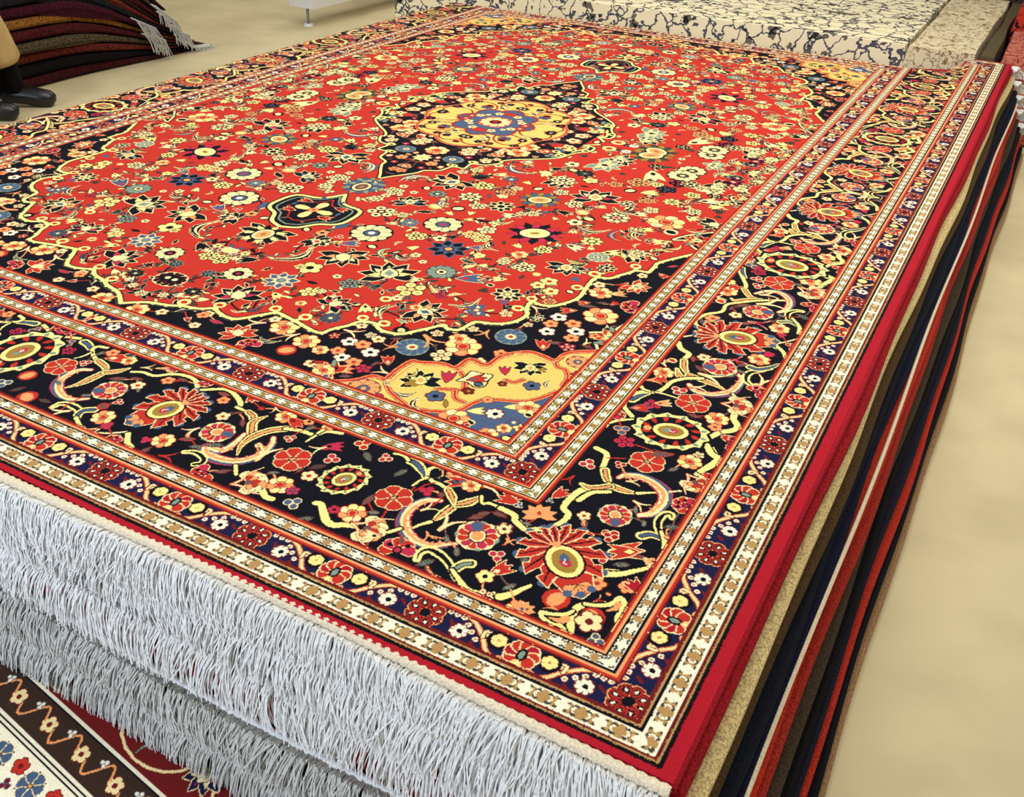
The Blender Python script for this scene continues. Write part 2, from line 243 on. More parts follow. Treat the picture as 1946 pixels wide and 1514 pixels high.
D['field']=[
  ['sun', 1, 763, 61, 1.81, 'bkwg'], ['clus', 160, 917, 42, 0.3, ''], ['clus', 91, 762, 28, 0.3, ''], ['five', 98, 806, 16, 0.3, ''],
  ['lot', 181, 807, 43, -2.16, 'kcbg'], ['tri', 54, 873, 18, -0.6, 'ck'], ['blk', 269, 939, 26, 0.3, 'gby'], ['bud', 230, 970, 15, -0.59, 'cek'],
  ['ros', 226, 1054, 55, 0.3, 'kcbi'], ['clus', 333, 1005, 31, 0.3, 'yk'], ['five', 393, 985, 20, 0.3, 'ck'], ['five', 400, 1107, 15, 0.3, ''],
  ['five', 437, 1132, 12, 0.3, ''], ['lot', 261, 1222, 54, 1.0, 'kcey'], ['bud', 218, 1141, 25, -0.59, 'bcp'], ['ros', 156, 1170, 26, 0.3, 'kcgp'],
  ['dot', 279, 1125, 12, 0.3, 'ck'], ['lf', 318, 1165, 16, -0.58, 'kc'], ['leaf', 330, 1137, 30, 1.39, 'gc'], ['leaf', 381, 1139, 24, 0.29, 'gc'],
  ['lf', 145, 847, 12, -1.29, 'dk'], ['lf', 260, 849, 29, -0.46, 'kc'], ['leaf', 278, 782, 37, 0.9, 'bc'], ['dot', 260, 799, 14, 0.3, 'ye'],
  ['lf', 135, 1061, 32, 1.86, 'bk'], ['five', 120, 1124, 20, 0.3, 'ek'], ['tri', 172, 1120, 14, 0.3, ''], ['blk', 90, 843, 25, -0.91, 'kcy'],
  ['clus', 104, 767, 29, 0.3, ''], ['leaf', 94, 654, 55, 2.26, 'bc'], ['lot', 404, 1228, 62, -2.18, 'kcyg'], ['clus', 363, 1330, 28, 0.3, 'gk'],
  ['clus', 500, 1277, 38, 0.3, 'ye'], ['five', 498, 1332, 15, 0.3, 'cp'], ['tri', 519, 1318, 10, 0.3, 'db'], ['bud', 423, 1309, 18, 1.95, 'dgk'],
  ['lot', 400, 1428, 37, -1.19, 'kcpc'], ['blk', 433, 1492, 25, 0.3, 'bdc'], ['loop', 480, 1350, 14, 0.3, ''], ['leaf', 523, 1400, 36, 1.43, 'kc'],
  ['lot', 593, 1355, 46, 0.0, 'kceb'], ['gold', 561, 1347, 15, 0.3, 'y'], ['bud', 467, 1411, 19, 0.94, 'yck'], ['lf', 369, 1399, 7, -1.8, 'gc'],
  ['lf', 571, 1419, 14, -0.01, 'gc'], ['leaf', 542, 1224, 34, 0.17, 'wc'], ['blk', 333, 1398, 15, 0.3, 'kcy'], ['sun', 594, 1455, 19, -2.17, 'keck'],
  ['bud', 483, 1224, 16, 2.56, 'cek'], ['blk', 448, 1030, 53, -0.59, 'bke'], ['ros', 507, 1157, 36, 0.3, 'dgck'],
  ['bud', 582, 1152, 32, -0.58, 'bcp'], ['lf', 611, 1118, 13, -0.58, 'ek'], ['leaf', 572, 1229, 51, -0.06, 'ec'], ['clus', 574, 1263, 19, 0.3, 'pk'],
  ['leaf', 637, 1262, 40, -0.99, 'kc'], ['lot', 680, 1286, 27, 2.57, 'bwcc'], ['lf', 673, 1344, 15, 0.15, 'dk'], ['blk', 701, 1176, 38, 0.3, 'cky'],
  ['tri', 713, 1213, 15, 1.06, 'bp'], ['bud', 646, 1114, 16, 2.56, 'yck'], ['clus', 746, 1263, 17, 0.3, 'cp'], ['dot', 643, 1155, 8, 0.3, 'kc'],
  ['blk', 604, 1020, 21, 1.06, 'kcc'], ['leaf', 535, 952, 31, 0.62, 'kc'], ['lf', 545, 915, 13, -2.04, 'dk'], ['five', 535, 1022, 17, 0.3, 'ye'],
  ['lf', 560, 1029, 14, -0.12, 'dk'], ['gold', 616, 960, 22, 0.3, 'y'], ['clus', 481, 928, 26, 0.3, 'yk'], ['bud', 500, 984, 17, -0.59, 'bcp'],
  ['lf', 530, 1069, 25, 0.06, 'dc'], ['lf', 547, 1093, 19, 2.03, 'yc'], ['bud', 571, 1069, 14, -0.58, 'ykc'], ['clus', 664, 1020, 30, 0.3, 'ck'],
  ['leaf', 609, 1082, 21, 2.33, 'ck'], ['sun', 692, 1395, 18, 1.02, 'keck'], ['clus', 653, 899, 27, 0.3, 'yk'], ['lot', 753, 969, 44, 1.12, 'kcge'],
  ['five', 751, 1060, 23, 0.3, 'yr'], ['five', 738, 1093, 20, 0.3, 'yr'], ['five', 779, 1106, 21, 0.3, 'yr'], ['lf', 745, 1117, 16, 2.16, 'dk'],
  ['tri', 798, 1014, 13, 0.3, 'bb'], ['bud', 710, 840, 26, 0.26, 'cbk'], ['ros', 791, 865, 28, 0.3, 'cgbc'], ['bud', 807, 822, 26, -0.58, 'ykk'],
  ['blk', 837, 914, 25, 1.15, 'ckk'], ['lot', 867, 806, 37, -0.58, 'kcye'], ['leaf', 757, 911, 31, -0.11, 'yk'], ['dot', 707, 1041, 9, 0.3, 'ye'],
  ['blk', 735, 780, 32, 1.14, 'kyy'], ['bud', 751, 821, 11, 1.14, 'yck'], ['dot', 818, 1083, 9, 0.3, 'ck'], ['dot', 915, 795, 10, 0.3, ''],
  ['blk', 801, 1156, 20, -2.04, 'kep'], ['lot', 192, 609, 62, 2.03, 'kceb'], ['blk', 242, 516, 27, 0.3, 'kdk'], ['clus', 288, 578, 36, 0.3, 'yk'],
  ['blk', 212, 712, 30, 0.3, 'kgc'], ['blk', 302, 678, 38, 2.54, 'kce'], ['clus', 357, 728, 28, 0.3, 'ck'], ['dot', 261, 799, 17, 0.3, 'ye'],
  ['leaf', 273, 765, 31, 1.15, 'bc'], ['blk', 413, 695, 40, 1.06, 'ckk'], ['five', 377, 621, 19, 0.3, 'cy'], ['clus', 376, 584, 29, 0.3, 'ek'],
  ['clus', 382, 541, 20, 0.3, 'ck'], ['ros', 349, 899, 52, 0.3, 'kcbp'], ['bud', 387, 831, 15, -0.59, 'ykk'], ['bud', 469, 738, 23, 2.55, 'cbk'],
  ['clus', 488, 710, 18, 0.3, 'ck'], ['clus', 514, 693, 22, 0.3, 'ck'], ['lf', 538, 666, 19, -0.59, 'bk'], ['lf', 463, 667, 16, -0.6, 'kk'],
  ['lf', 430, 816, 18, -0.59, 'kk'], ['clus', 466, 866, 29, 0.3, 'cg'], ['clus', 446, 916, 26, 0.3, 'yp'], ['clus', 482, 918, 26, 0.3, 'yp'],
  ['bud', 465, 817, 15, -1.36, 'yck'], ['sun', 584, 815, 76, -0.59, 'kcyp'], ['sun', 481, 587, 64, -0.6, 'bgeo'],
  ['leaf', 472, 788, 27, -0.59, 'kc'], ['lf', 414, 959, 17, -0.59, 'kk'], ['leaf', 339, 570, 20, 1.87, 'ek'], ['lf', 344, 643, 13, 1.05, 'bk'],
  ['lot', 467, 420, 47, 0.3, 'kcce'], ['lot', 604, 472, 62, -2.0, 'kcpe'], ['sun', 536, 355, 27, 1.14, 'kcyd'], ['clus', 612, 343, 27, 0.3, 'ek'],
  ['gold', 661, 292, 27, 0.3, ''], ['clus', 687, 269, 20, 0.3, 'ck'], ['clus', 505, 496, 26, 0.3, 'ck'], ['clus', 579, 562, 30, 0.3, 'ck'],
  ['clus', 722, 591, 43, 0.3, 'ek'], ['blk', 722, 591, 42, 0.3, 'kcp'], ['bud', 725, 356, 27, -0.6, 'ykk'], ['blk', 706, 476, 27, 0.3, 'cdk'],
  ['leaf', 726, 524, 44, 0.06, 'kc'], ['blk', 745, 413, 29, 0.3, 'eky'], ['clus', 782, 481, 25, 0.3, 'ck'], ['dot', 626, 607, 16, 0.3, 'ye'],
  ['bud', 581, 637, 22, 0.14, 'kck'], ['five', 640, 685, 24, 0.3, 'ck'], ['bud', 663, 744, 15, 1.24, 'cek'], ['dot', 661, 642, 15, 0.3, 'yk'],
  ['leaf', 702, 695, 45, -0.33, 'kc'], ['leaf', 783, 709, 39, 1.04, 'be'], ['lf', 791, 662, 18, -0.59, 'kk'], ['bud', 825, 627, 21, -0.59, 'ykk'],
  ['blk', 822, 563, 19, 0.3, 'yyk'], ['bud', 649, 541, 16, -0.6, 'yck'], ['leaf', 807, 647, 27, 0.63, 'kc'], ['sun', 599, 24, 75, -0.61, 'dyeo'],
  ['ros', 765, 93, 45, 0.3, 'kcdy'], ['ros', 756, 153, 48, 0.3, 'kcdy'], ['clus', 666, 287, 41, 0.3, 'ek'], ['clus', 719, 275, 24, 0.3, 'yk'],
  ['bud', 678, 202, 42, 1.1, 'cyk'], ['clus', 775, 227, 35, 0.3, 'kp'], ['clus', 841, 230, 28, 0.3, 'cp'], ['leaf', 862, 359, 28, 1.41, 'ck'],
  ['five', 939, 316, 23, 0.3, 'yk'], ['clus', 901, 272, 23, 0.3, 'kc'], ['lot', 881, 174, 41, 0.3, 'kcyg'], ['blk', 944, 138, 27, 0.3, 'cky'],
  ['ros', 905, 78, 24, 0.3, 'gkcp'], ['clus', 861, 64, 18, 0.3, 'yc'], ['leaf', 868, 14, 26, -1.32, 'ck'], ['lot', 940, 11, 30, -0.61, 'kcyc'],
  ['leaf', 860, 81, 34, 1.94, 'kc'], ['clus', 655, 119, 26, 0.3, 'kc'], ['lf', 686, 105, 26, -0.61, 'dk'], ['lot', 805, 7, 35, -0.61, 'gcyk'],
  ['clus', 760, 298, 32, 0.3, 'kb'], ['blk', 804, 213, 31, -0.6, 'ckk'], ['clus', 842, 302, 28, 0.3, 'yk'], ['lot', 884, 227, 36, 0.3, 'cdcy'],
  ['ros', 947, 170, 25, 0.3, 'kcyk'], ['leaf', 961, 227, 28, -0.6, 'ck'], ['lot', 910, 118, 33, 0.3, 'kpky'], ['bud', 722, 351, 24, -0.6, 'yky'],
  ['clus', 748, 417, 23, 0.3, 'ek'], ['clus', 784, 486, 23, 0.3, 'ck'], ['blk', 810, 388, 29, 1.21, 'dyk'], ['leaf', 858, 418, 31, -1.38, 'kc'],
  ['clus', 889, 427, 27, 0.3, 'ck'], ['bud', 896, 323, 32, -0.6, 'ckk'], ['bud', 934, 354, 23, 2.55, 'ykc'], ['tri', 951, 386, 19, 1.25, 'dk'],
  ['gold', 853, 546, 52, 0.3, 'y'], ['bud', 767, 533, 23, -0.59, 'ckk'], ['dot', 889, 606, 16, 0.3, 'kc'], ['bud', 900, 480, 19, 0.6, 'yck'],
  ['lot', 969, 491, 41, 1.88, 'kckc'], ['leaf', 942, 554, 29, -0.59, 'ec'], ['leaf', 826, 675, 36, 1.06, 'ky'], ['leaf', 918, 748, 28, 2.56, 'yk'],
  ['leaf', 930, 695, 28, -1.0, 'ec'], ['bud', 891, 684, 21, 2.55, 'yck'], ['blk', 868, 786, 26, 0.3, 'kce'], ['lot', 984, 75, 33, 1.86, 'kcec'],
  ['lot', 974, 65, 30, -1.85, 'kcyc'], ['ros', 515, 34, 18, 0.3, ''], ['lot', 536, 136, 51, 0.62, 'kcgk'], ['clus', 20, 1389, 28, 0.3, 'yk'],
  ['tri', 21, 1339, 17, -0.58, 'pc'], ['dot', 6, 1336, 14, 0.3, 'yc'], ['lf', 14, 1314, 14, -0.59, 'bk'], ['bud', 77, 1355, 25, 2.56, 'kck'],
  ['lf', 71, 1315, 17, 2.07, 'kk'], ['five', 45, 1332, 14, 0.3, 'yk'], ['lf', 49, 1308, 14, -2.55, 'kk'], ['bud', 46, 1362, 17, 1.61, 'cpk'],
  ['leaf', 136, 1267, 59, -1.27, 'kc'], ['five', 230, 1311, 33, 0.3, 'yk'], ['clus', 207, 1318, 16, 0.3, 'yk'], ['lf', 245, 1356, 8, -2.25, 'dk'],
  ['ros', 110, 1428, 35, 0.3, 'kckp'], ['blk', 219, 1403, 43, 0.3, 'cbg'], ['blk', 52, 1466, 19, 0.3, 'gkb'], ['bud', 98, 1507, 16, -0.58, 'kcp'],
  ['lot', 186, 1511, 49, -2.31, 'kcpc'], ['blk', 91, 1555, 22, 0.3, 'dkc'], ['bud', 139, 1573, 15, 2.57, 'cky'], ['bud', 261, 1469, 18, 0.48, 'yek'],
  ['leaf', 163, 1436, 21, -0.82, 'dk'], ['leaf', 260, 1545, 23, -1.02, 'bk'], ['clus', 311, 1416, 24, 0.3, 'ye'], ['gold', 333, 1471, 13, 0.3, 'y'],
  ['lf', 352, 1499, 13, 0.88, 'kd'], ['leaf', 240, 1571, 15, -0.57, 'kc'], ['lf', 294, 1553, 7, -0.57, 'dk'], ['loop', 189, 1574, 14, -1.53, ''],
  ['loop', 303, 1521, 14, 0.3, ''], ['loop', 384, 1518, 15, -1.34, ''], ['leaf', 422, 1526, 12, -0.57, 'cr'], ['ros', 7, 1535, 34, 0.3, 'ckkc'],
  ['five', 11, 1532, 24, 0.3, 'kc'], ['blk', 47, 1603, 15, 0.3, 'kcc'], ['bud', 75, 1585, 15, -0.58, 'ckb'], ['clus', 0, 1623, 17, 0.3, 'ck'],
  ['loop', 113, 1605, 15, -1.42, ''], ['loop', 491, 1453, 13, 0.3, ''], ['loop', 545, 1449, 14, 0.3, ''], ['loop', 755, 1225, 14, 0.3, ''],
  ['loop', 759, 1165, 13, 0.3, ''], ['loop', 822, 1053, 14, 0.3, ''], ['loop', 826, 961, 16, 0.3, ''], ['loop', 894, 864, 14, 0.3, ''],
  ['lot', 13, 1211, 56, 1.56, 'kcyo'], ['lot', 146, 1176, 36, 0.3, 'kckp'], ['leaf', 141, 1261, 57, -1.27, 'kc'], ['clus', 220, 903, 20, 0.3, 'ck'],
  ['leaf', 314, 380, 58, 0.33, 'bc'], ['lot', 393, 377, 22, -0.61, 'cyec'], ['five', 423, 251, 26, 0.3, 'ck'], ['bud', 403, 318, 22, 2.53, 'kck'],
  ['dot', 450, 299, 15, 0.3, 'yk'], ['lot', 516, 200, 56, 0.21, 'gcyk'], ['clus', 465, 402, 42, 0.3, 'ck'], ['blk', 493, 307, 33, 0.3, 'dkg'],
  ['five', 535, 354, 25, 0.3, 'ye'], ['loop', 456, 38, 23, 0.3, ''], ['bud', 517, 110, 23, -0.61, 'cyk'], ['bud', 292, 316, 22, -0.61, 'cbk'],
  ['five', 236, 395, 18, 0.3, 'ck'], ['bud', 280, 467, 21, -0.61, 'yck'], ['five', 330, 483, 21, 0.3, 'bc'], ['leaf', 98, 645, 43, 2.01, 'cb'],
  ['clus', 174, 509, 20, 0.3, 'cb'], ['clus', 202, 470, 24, 0.3, 'yb'], ['lf', 244, 521, 30, -0.6, 'kk'],
]
D['navy']=[
  ['gold', 54, 1686, 27, 0.3, ''], ['five', 107, 1665, 15, 0.3, ''], ['leaf', 149, 1638, 25, 2.57, 'gc'], ['five', 197, 1620, 16, 0.3, ''],
  ['five', 192, 1628, 16, 0.3, 'er'], ['spr', 312, 1596, 22, 2.57, 'cp'], ['gold', 377, 1579, 32, 0.3, ''], ['five', 336, 1561, 15, 0.3, 'cg'],
  ['lot', 309, 1647, 34, -2.31, 'rcrc'], ['leaf', 386, 1634, 24, -0.19, 'kg'], ['five', 211, 1673, 14, 0.3, 'cr'], ['gold', 455, 1602, 29, 0.3, 'y'],
  ['lf', 238, 1637, 19, -0.04, 'pw'], ['bud', 180, 1662, 10, -2.35, 'pc'], ['spr', 413, 1599, 19, 2.15, 'cm'], ['red3', 365, 1677, 26, -2.3, ''],
  ['gold', 502, 1615, 18, 0.3, ''], ['five', 531, 1555, 19, 0.3, 'ik'], ['five', 562, 1550, 19, 0.3, 'er'], ['five', 594, 1568, 20, 0.3, 'ik'],
  ['five', 534, 1598, 17, 0.3, 'er'], ['five', 558, 1616, 18, 0.3, 'ik'], ['five', 589, 1618, 18, 0.3, 'er'], ['bud', 644, 1576, 18, -2.18, 'rec'],
  ['bud', 584, 1653, 24, -0.56, 'ery'], ['clus', 621, 1629, 18, 0.3, 'pp'], ['lf', 629, 1599, 12, -1.38, 'wk'], ['ros', 654, 1503, 34, 0.3, 'gbcr'],
  ['spr', 616, 1527, 16, 2.58, 'em'], ['gold', 742, 1443, 39, 0.3, 'y'], ['five', 576, 1514, 16, 0.3, 'cr'], ['clus', 724, 1500, 25, 0.3, 'ce'],
  ['lf', 691, 1472, 9, -1.37, 'wk'], ['spr', 667, 1457, 25, 0.55, 'ee'], ['lf', 609, 1671, 15, -0.56, 'wk'], ['five', 511, 1484, 14, 0.3, ''],
  ['spr', 510, 1518, 21, -0.02, 'cr'], ['clus', 489, 1551, 14, 0.3, 'rc'], ['clus', 552, 1508, 14, 0.3, 'cb'], ['lf', 607, 1490, 16, -0.57, 'wk'],
  ['clus', 666, 1424, 16, 0.3, 'cp'], ['clus', 721, 1365, 14, 0.3, 'ce'], ['spr', 753, 1368, 19, 1.48, 'em'], ['ros', 806, 1351, 33, 0.3, 'gbcr'],
  ['gold', 718, 1419, 23, 0.3, 'e'], ['lf', 804, 1312, 12, -0.57, 'wk'], ['clus', 812, 1282, 12, 0.3, 'cp'], ['lot', 814, 1244, 17, 0.3, 'kcgd'],
  ['gold', 689, 1385, 14, 0.3, 'y'], ['five', 853, 1213, 20, 0.3, 'ik'], ['five', 852, 1251, 18, 0.3, 'er'], ['five', 894, 1224, 20, 0.3, 'er'],
  ['five', 861, 1287, 19, 0.3, 'ik'], ['five', 915, 1253, 21, 0.3, 'ik'], ['five', 919, 1285, 18, 0.3, 'er'], ['bud', 858, 1171, 18, 2.57, 'rec'],
  ['spr', 790, 1202, 18, 0.31, 'cr'], ['gold', 882, 1049, 29, 0.3, 'y'], ['five', 860, 1010, 17, 0.3, 'cr'], ['bud', 917, 1033, 21, -0.58, 'ekc'],
  ['lot', 943, 974, 32, 0.3, 'rcyg'], ['five', 929, 906, 14, 0.3, 'cr'], ['gold', 930, 1157, 40, 0.3, 'e'], ['lf', 905, 1095, 13, -0.57, 'wk'],
  ['bud', 931, 1085, 15, -1.32, 'rkg'], ['red3', 979, 1074, 33, 2.57, ''], ['lf', 884, 1128, 23, -0.35, 'wk'], ['lf', 980, 1184, 17, -0.57, 'wk'],
  ['spr', 905, 985, 24, 2.02, 'rc'], ['spr', 964, 1197, 10, 1.15, 'cg'], ['bud', 871, 1117, 13, 2.57, 'rec'], ['clus', 930, 1326, 19, 0.3, 'pc'],
  ['bud', 882, 1346, 22, -2.05, 'rec'], ['spr', 956, 1286, 14, -1.3, 'cy'], ['lf', 898, 1323, 17, -0.57, 'wm'], ['lf', 963, 1301, 14, 0.02, 'wm'],
]
D['med']=[
  ['ros', 95, 429, 29, 0.3, 'gbcr'], ['ros', 88, 429, 30, 0.3, 'gbcr'], ['gold', 1, 383, 39, 0.3, 'c'], ['lot', 1, 471, 30, 0.3, 'ycyo'],
  ['five', 89, 348, 27, 0.3, 'er'], ['five', 56, 503, 21, 0.3, 'cr'], ['five', 55, 506, 17, 0.3, 'er'], ['tri', 3, 565, 20, 0.3, 'rc'],
  ['clus', 13, 607, 20, 0.3, 'er'], ['five', 237, 258, 32, 0.3, 'er'], ['five', 298, 182, 23, 0.3, 'rc'], ['five', 332, 105, 26, 0.3, 'cr'],
  ['five', 97, 346, 27, 0.3, 'cr'], ['clus', 179, 375, 22, 0.3, 'cr'], ['tri', 186, 306, 22, 0.3, 'rc'], ['five', 127, 279, 17, 0.3, ''],
  ['five', 179, 255, 19, 0.3, ''], ['bud', 127, 293, 18, 2.53, 'rck'], ['five', 184, 384, 19, 0.3, 'cr'], ['five', 204, 348, 14, 0.3, 'cr'],
  ['tri', 173, 316, 22, 0.3, 'rc'], ['lf', 11, 509, 17, -0.61, 'wm'], ['lf', 128, 332, 22, -2.52, 'wm'], ['lf', 61, 313, 26, 2.97, 'wm'],
  ['loop', 158, 414, 14, 0.3, ''], ['loop', 353, 188, 15, 0.3, ''], ['loop', 122, 476, 13, 0.3, ''], ['loop', 153, 418, 13, 0.3, ''],
  ['loop', 110, 478, 13, 0.3, ''], ['loop', 402, 107, 16, 0.3, ''], ['lf', 333, 223, 23, -2.52, 'bk'], ['gold', 227, 250, 40, 0.3, 'e'],
  ['five', 332, 125, 33, 0.3, 'yr'], ['five', 328, 38, 28, 0.3, 'er'], ['five', 321, 32, 26, 0.3, 'cr'], ['five', 295, 106, 25, 0.3, 'rp'],
  ['gold', 233, 180, 34, 0.3, 'c'], ['clus', 89, 321, 31, 0.3, 'ce'], ['tri', 327, 215, 23, 0.3, 'gk'], ['tri', 286, 194, 21, 0.3, 'rc'],
  ['five', 264, 51, 18, 0.3, ''], ['tri', 386, 87, 23, 0.3, 'bk'], ['lf', 273, 100, 23, -0.62, 'wm'], ['loop', 349, 202, 14, 0.3, ''],
  ['loop', 353, 106, 15, 0.3, ''], ['loop', 325, 169, 15, 0.3, ''], ['lf', 330, 147, 29, 0.62, 'bk'], ['five', 176, 281, 17, 0.3, ''],
]
D['goldm']=[
  ['five', 8, 202, 19, 0.3, 'kc'], ['leaf', 50, 168, 23, -0.62, 'kc'], ['five', 62, 226, 15, 0.3, 'kb'], ['dot', 1, 266, 10, 0.3, 'kr'],
  ['leaf', 70, 216, 23, -3.12, 'kb'], ['dot', 66, 166, 11, 0.3, 'kc'], ['leaf', 164, 125, 27, -2.52, 'wc'], ['five', 102, 223, 15, 0.3, 'kr'],
  ['five', 185, 192, 13, 0.3, 'kg'], ['leaf', 104, 147, 19, -2.52, 'pk'], ['five', 119, 148, 23, 0.3, 'bk'], ['leaf', 174, 70, 24, -0.62, 'kc'],
  ['five', 213, 93, 20, 0.3, 'kp'], ['leaf', 150, 10, 24, 0.62, 'kc'], ['five', 220, 5, 20, 0.3, 'kg'], ['five', 177, 198, 12, 0.3, 'kg'],
  ['dot', 119, 167, 13, 0.3, 'kr'], ['leaf', 51, 118, 25, 0.63, 'kc'], ['five', 179, 132, 17, 0.3, 'kc'],
]
D['bluem']=[
  ['ros', 11, 16, 43, 0.3, 'rckr'], ['five', 109, 20, 20, 0.3, 'rc'], ['five', 10, 111, 21, 0.3, 'rp'], ['five', 65, 63, 12, 0.3, 'cr'],
]
D['spg']=[
  ['lot', 740, 1602, 37, -2.15, 'kyke'], ['bud', 781, 1566, 21, -1.98, 'pkr'], ['five', 842, 1588, 13, 0.3, 'mo'],
  ['five', 798, 1638, 20, 0.3, 'bk'], ['leaf', 789, 1677, 25, 0.93, 'kc'], ['ros', 665, 1689, 33, -2.2, 'webe'],
  ['leaf', 710, 1590, 18, -1.52, 'oc'], ['tri', 733, 1623, 15, 0.3, 'oo'], ['tri', 712, 1704, 20, -0.06, 'pm'], ['leaf', 741, 1657, 20, -0.56, 'bc'],
  ['lf', 829, 1650, 14, 1.01, 'ok'], ['leaf', 698, 1645, 13, 0.81, 'kc'], ['lot', 904, 1446, 31, 1.08, 'kyke'], ['bud', 865, 1483, 16, -2.08, 'pkr'],
  ['five', 938, 1504, 18, 0.3, 'bk'], ['leaf', 969, 1481, 20, 1.1, 'kc'], ['ros', 975, 1370, 24, -2.02, 'webe'], ['tri', 993, 1414, 13, 0.3, 'pm'],
  ['tri', 928, 1440, 10, 0.3, 'oo'], ['five', 885, 1529, 10, 0.3, 'mo'], ['spr', 852, 1398, 16, -1.47, 'ey'], ['dais', 925, 1630, 17, 0.3, 'ik'],
  ['bud', 940, 1593, 13, -0.56, 'yoy'], ['bud', 890, 1641, 16, -0.56, 'yoy'], ['gold', 868, 1685, 31, 2.24, 'e'], ['gold', 968, 1578, 24, -0.9, 'e'],
  ['dot', 901, 1680, 8, 0.3, 'ky'], ['gold', 964, 1663, 15, 0.3, 'r'], ['gold', 948, 1696, 20, 0.3, 'r'], ['red3', 893, 1696, 15, 0.3, ''],
  ['dot', 981, 1600, 7, 0.3, 'ky'], ['five', 890, 1595, 12, 0.3, 'er'], ['five', 987, 1646, 13, 0.3, 'yr'], ['dot', 985, 1690, 10, 0.3, 'yk'],
  ['five', 970, 1637, 13, 0.3, 'bc'],
]
D['corner']=[
  ['palB', 1220, 1939, 57, 1.11, ''], ['bud', 1290, 1862, 23, 2.6, 'rcy'], ['tri', 1256, 1842, 14, -0.54, 'xc'], ['comb', 1297, 1892, 12, -0.54, ''],
  ['comb', 1173, 2024, 10, -1.05, ''], ['bud', 1335, 1927, 17, -2.54, 'xcx'], ['lot', 1210, 2052, 15, -2.21, 'eewb'],
  ['five', 1305, 2026, 21, 0.3, 'cm'], ['dot', 1306, 1961, 4, 0.3, 'em'], ['spr', 1247, 2028, 10, -3.05, 'em'], ['spr', 1298, 1980, 8, -0.92, 'rc'],
  ['bud', 1333, 1861, 9, 2.6, 'eck'],
]
D['out']=[
  [0, 1682], [45, 1648], [94, 1635], [122, 1621], [161, 1612], [190, 1592], [207, 1600], [242, 1609], [268, 1602], [290, 1572], [311, 1542],
  [321, 1534], [354, 1540], [386, 1546], [412, 1553], [442, 1559], [460, 1554], [467, 1530], [486, 1498], [497, 1469], [528, 1460], [549, 1475],
  [573, 1478], [603, 1468], [620, 1443], [641, 1410], [657, 1383], [669, 1393], [694, 1388], [701, 1368], [708, 1334], [741, 1322], [769, 1302],
  [785, 1272], [787, 1240], [774, 1219], [765, 1179], [793, 1181], [818, 1169], [838, 1135], [849, 1100], [844, 1060], [838, 1021], [838, 978],
  [867, 964], [882, 933], [898, 901], [904, 885], [933, 879], [935, 841], [938, 804], [1000, 698],
]
D['cart']=[
  [[993, 683], [968, 664], [949, 636], [913, 651], [934, 605], [954, 579], [996, 534]], [[999, 329], [975, 308], [941, 295], [984, 263], [997, 232]],
  [[1000, 189], [967, 231], [943, 251], [975, 299]], [[524, 1658], [545, 1649], [561, 1667], [595, 1696], [568, 1713]],
  [[943, 1240], [980, 1209], [996, 1156], [998, 1299], [971, 1276]],
]
D['medo']=[
  [4, 698], [19, 670], [46, 629], [65, 596], [73, 566], [110, 541], [124, 487], [161, 481], [159, 431], [202, 414], [231, 368], [223, 357],
  [245, 321], [303, 274], [359, 221], [374, 168], [391, 134], [415, 103], [413, 61], [383, 52], [409, 18], [407, 26], [372, 55], [396, 73],
  [369, 142],
]
D['pend']=[
  [1, 1150], [44, 1130], [73, 1085], [112, 1061], [125, 1023], [111, 947], [40, 927], [1, 867],
]
D['spo']=[
  [571, 1717], [594, 1704], [634, 1671], [653, 1641], [681, 1639], [681, 1626], [680, 1588], [685, 1551], [703, 1546], [744, 1525], [774, 1525],
  [781, 1480], [821, 1482], [829, 1435], [849, 1405], [873, 1386], [903, 1386], [932, 1390], [937, 1358], [954, 1333], [996, 1301],
]
D['spb']=[
  [771, 1696], [811, 1690], [846, 1672], [863, 1656], [873, 1619], [885, 1599], [910, 1583], [950, 1564], [975, 1531], [989, 1498],
]
D['spl']=[
  [[681, 1639], [717, 1672], [771, 1695]], [[813, 1552], [830, 1588], [809, 1602], [785, 1613]], [[818, 1599], [835, 1624], [855, 1627]],
  [[932, 1390], [949, 1412], [966, 1412], [984, 1437], [989, 1469]], [[884, 1512], [902, 1512], [912, 1494]],
  [[774, 1525], [794, 1537], [813, 1552]],
]
D['car']=[
  [803, 1566], [810, 1544], [809, 1521], [831, 1517], [851, 1511], [854, 1533], [859, 1554], [847, 1568], [822, 1560],
]
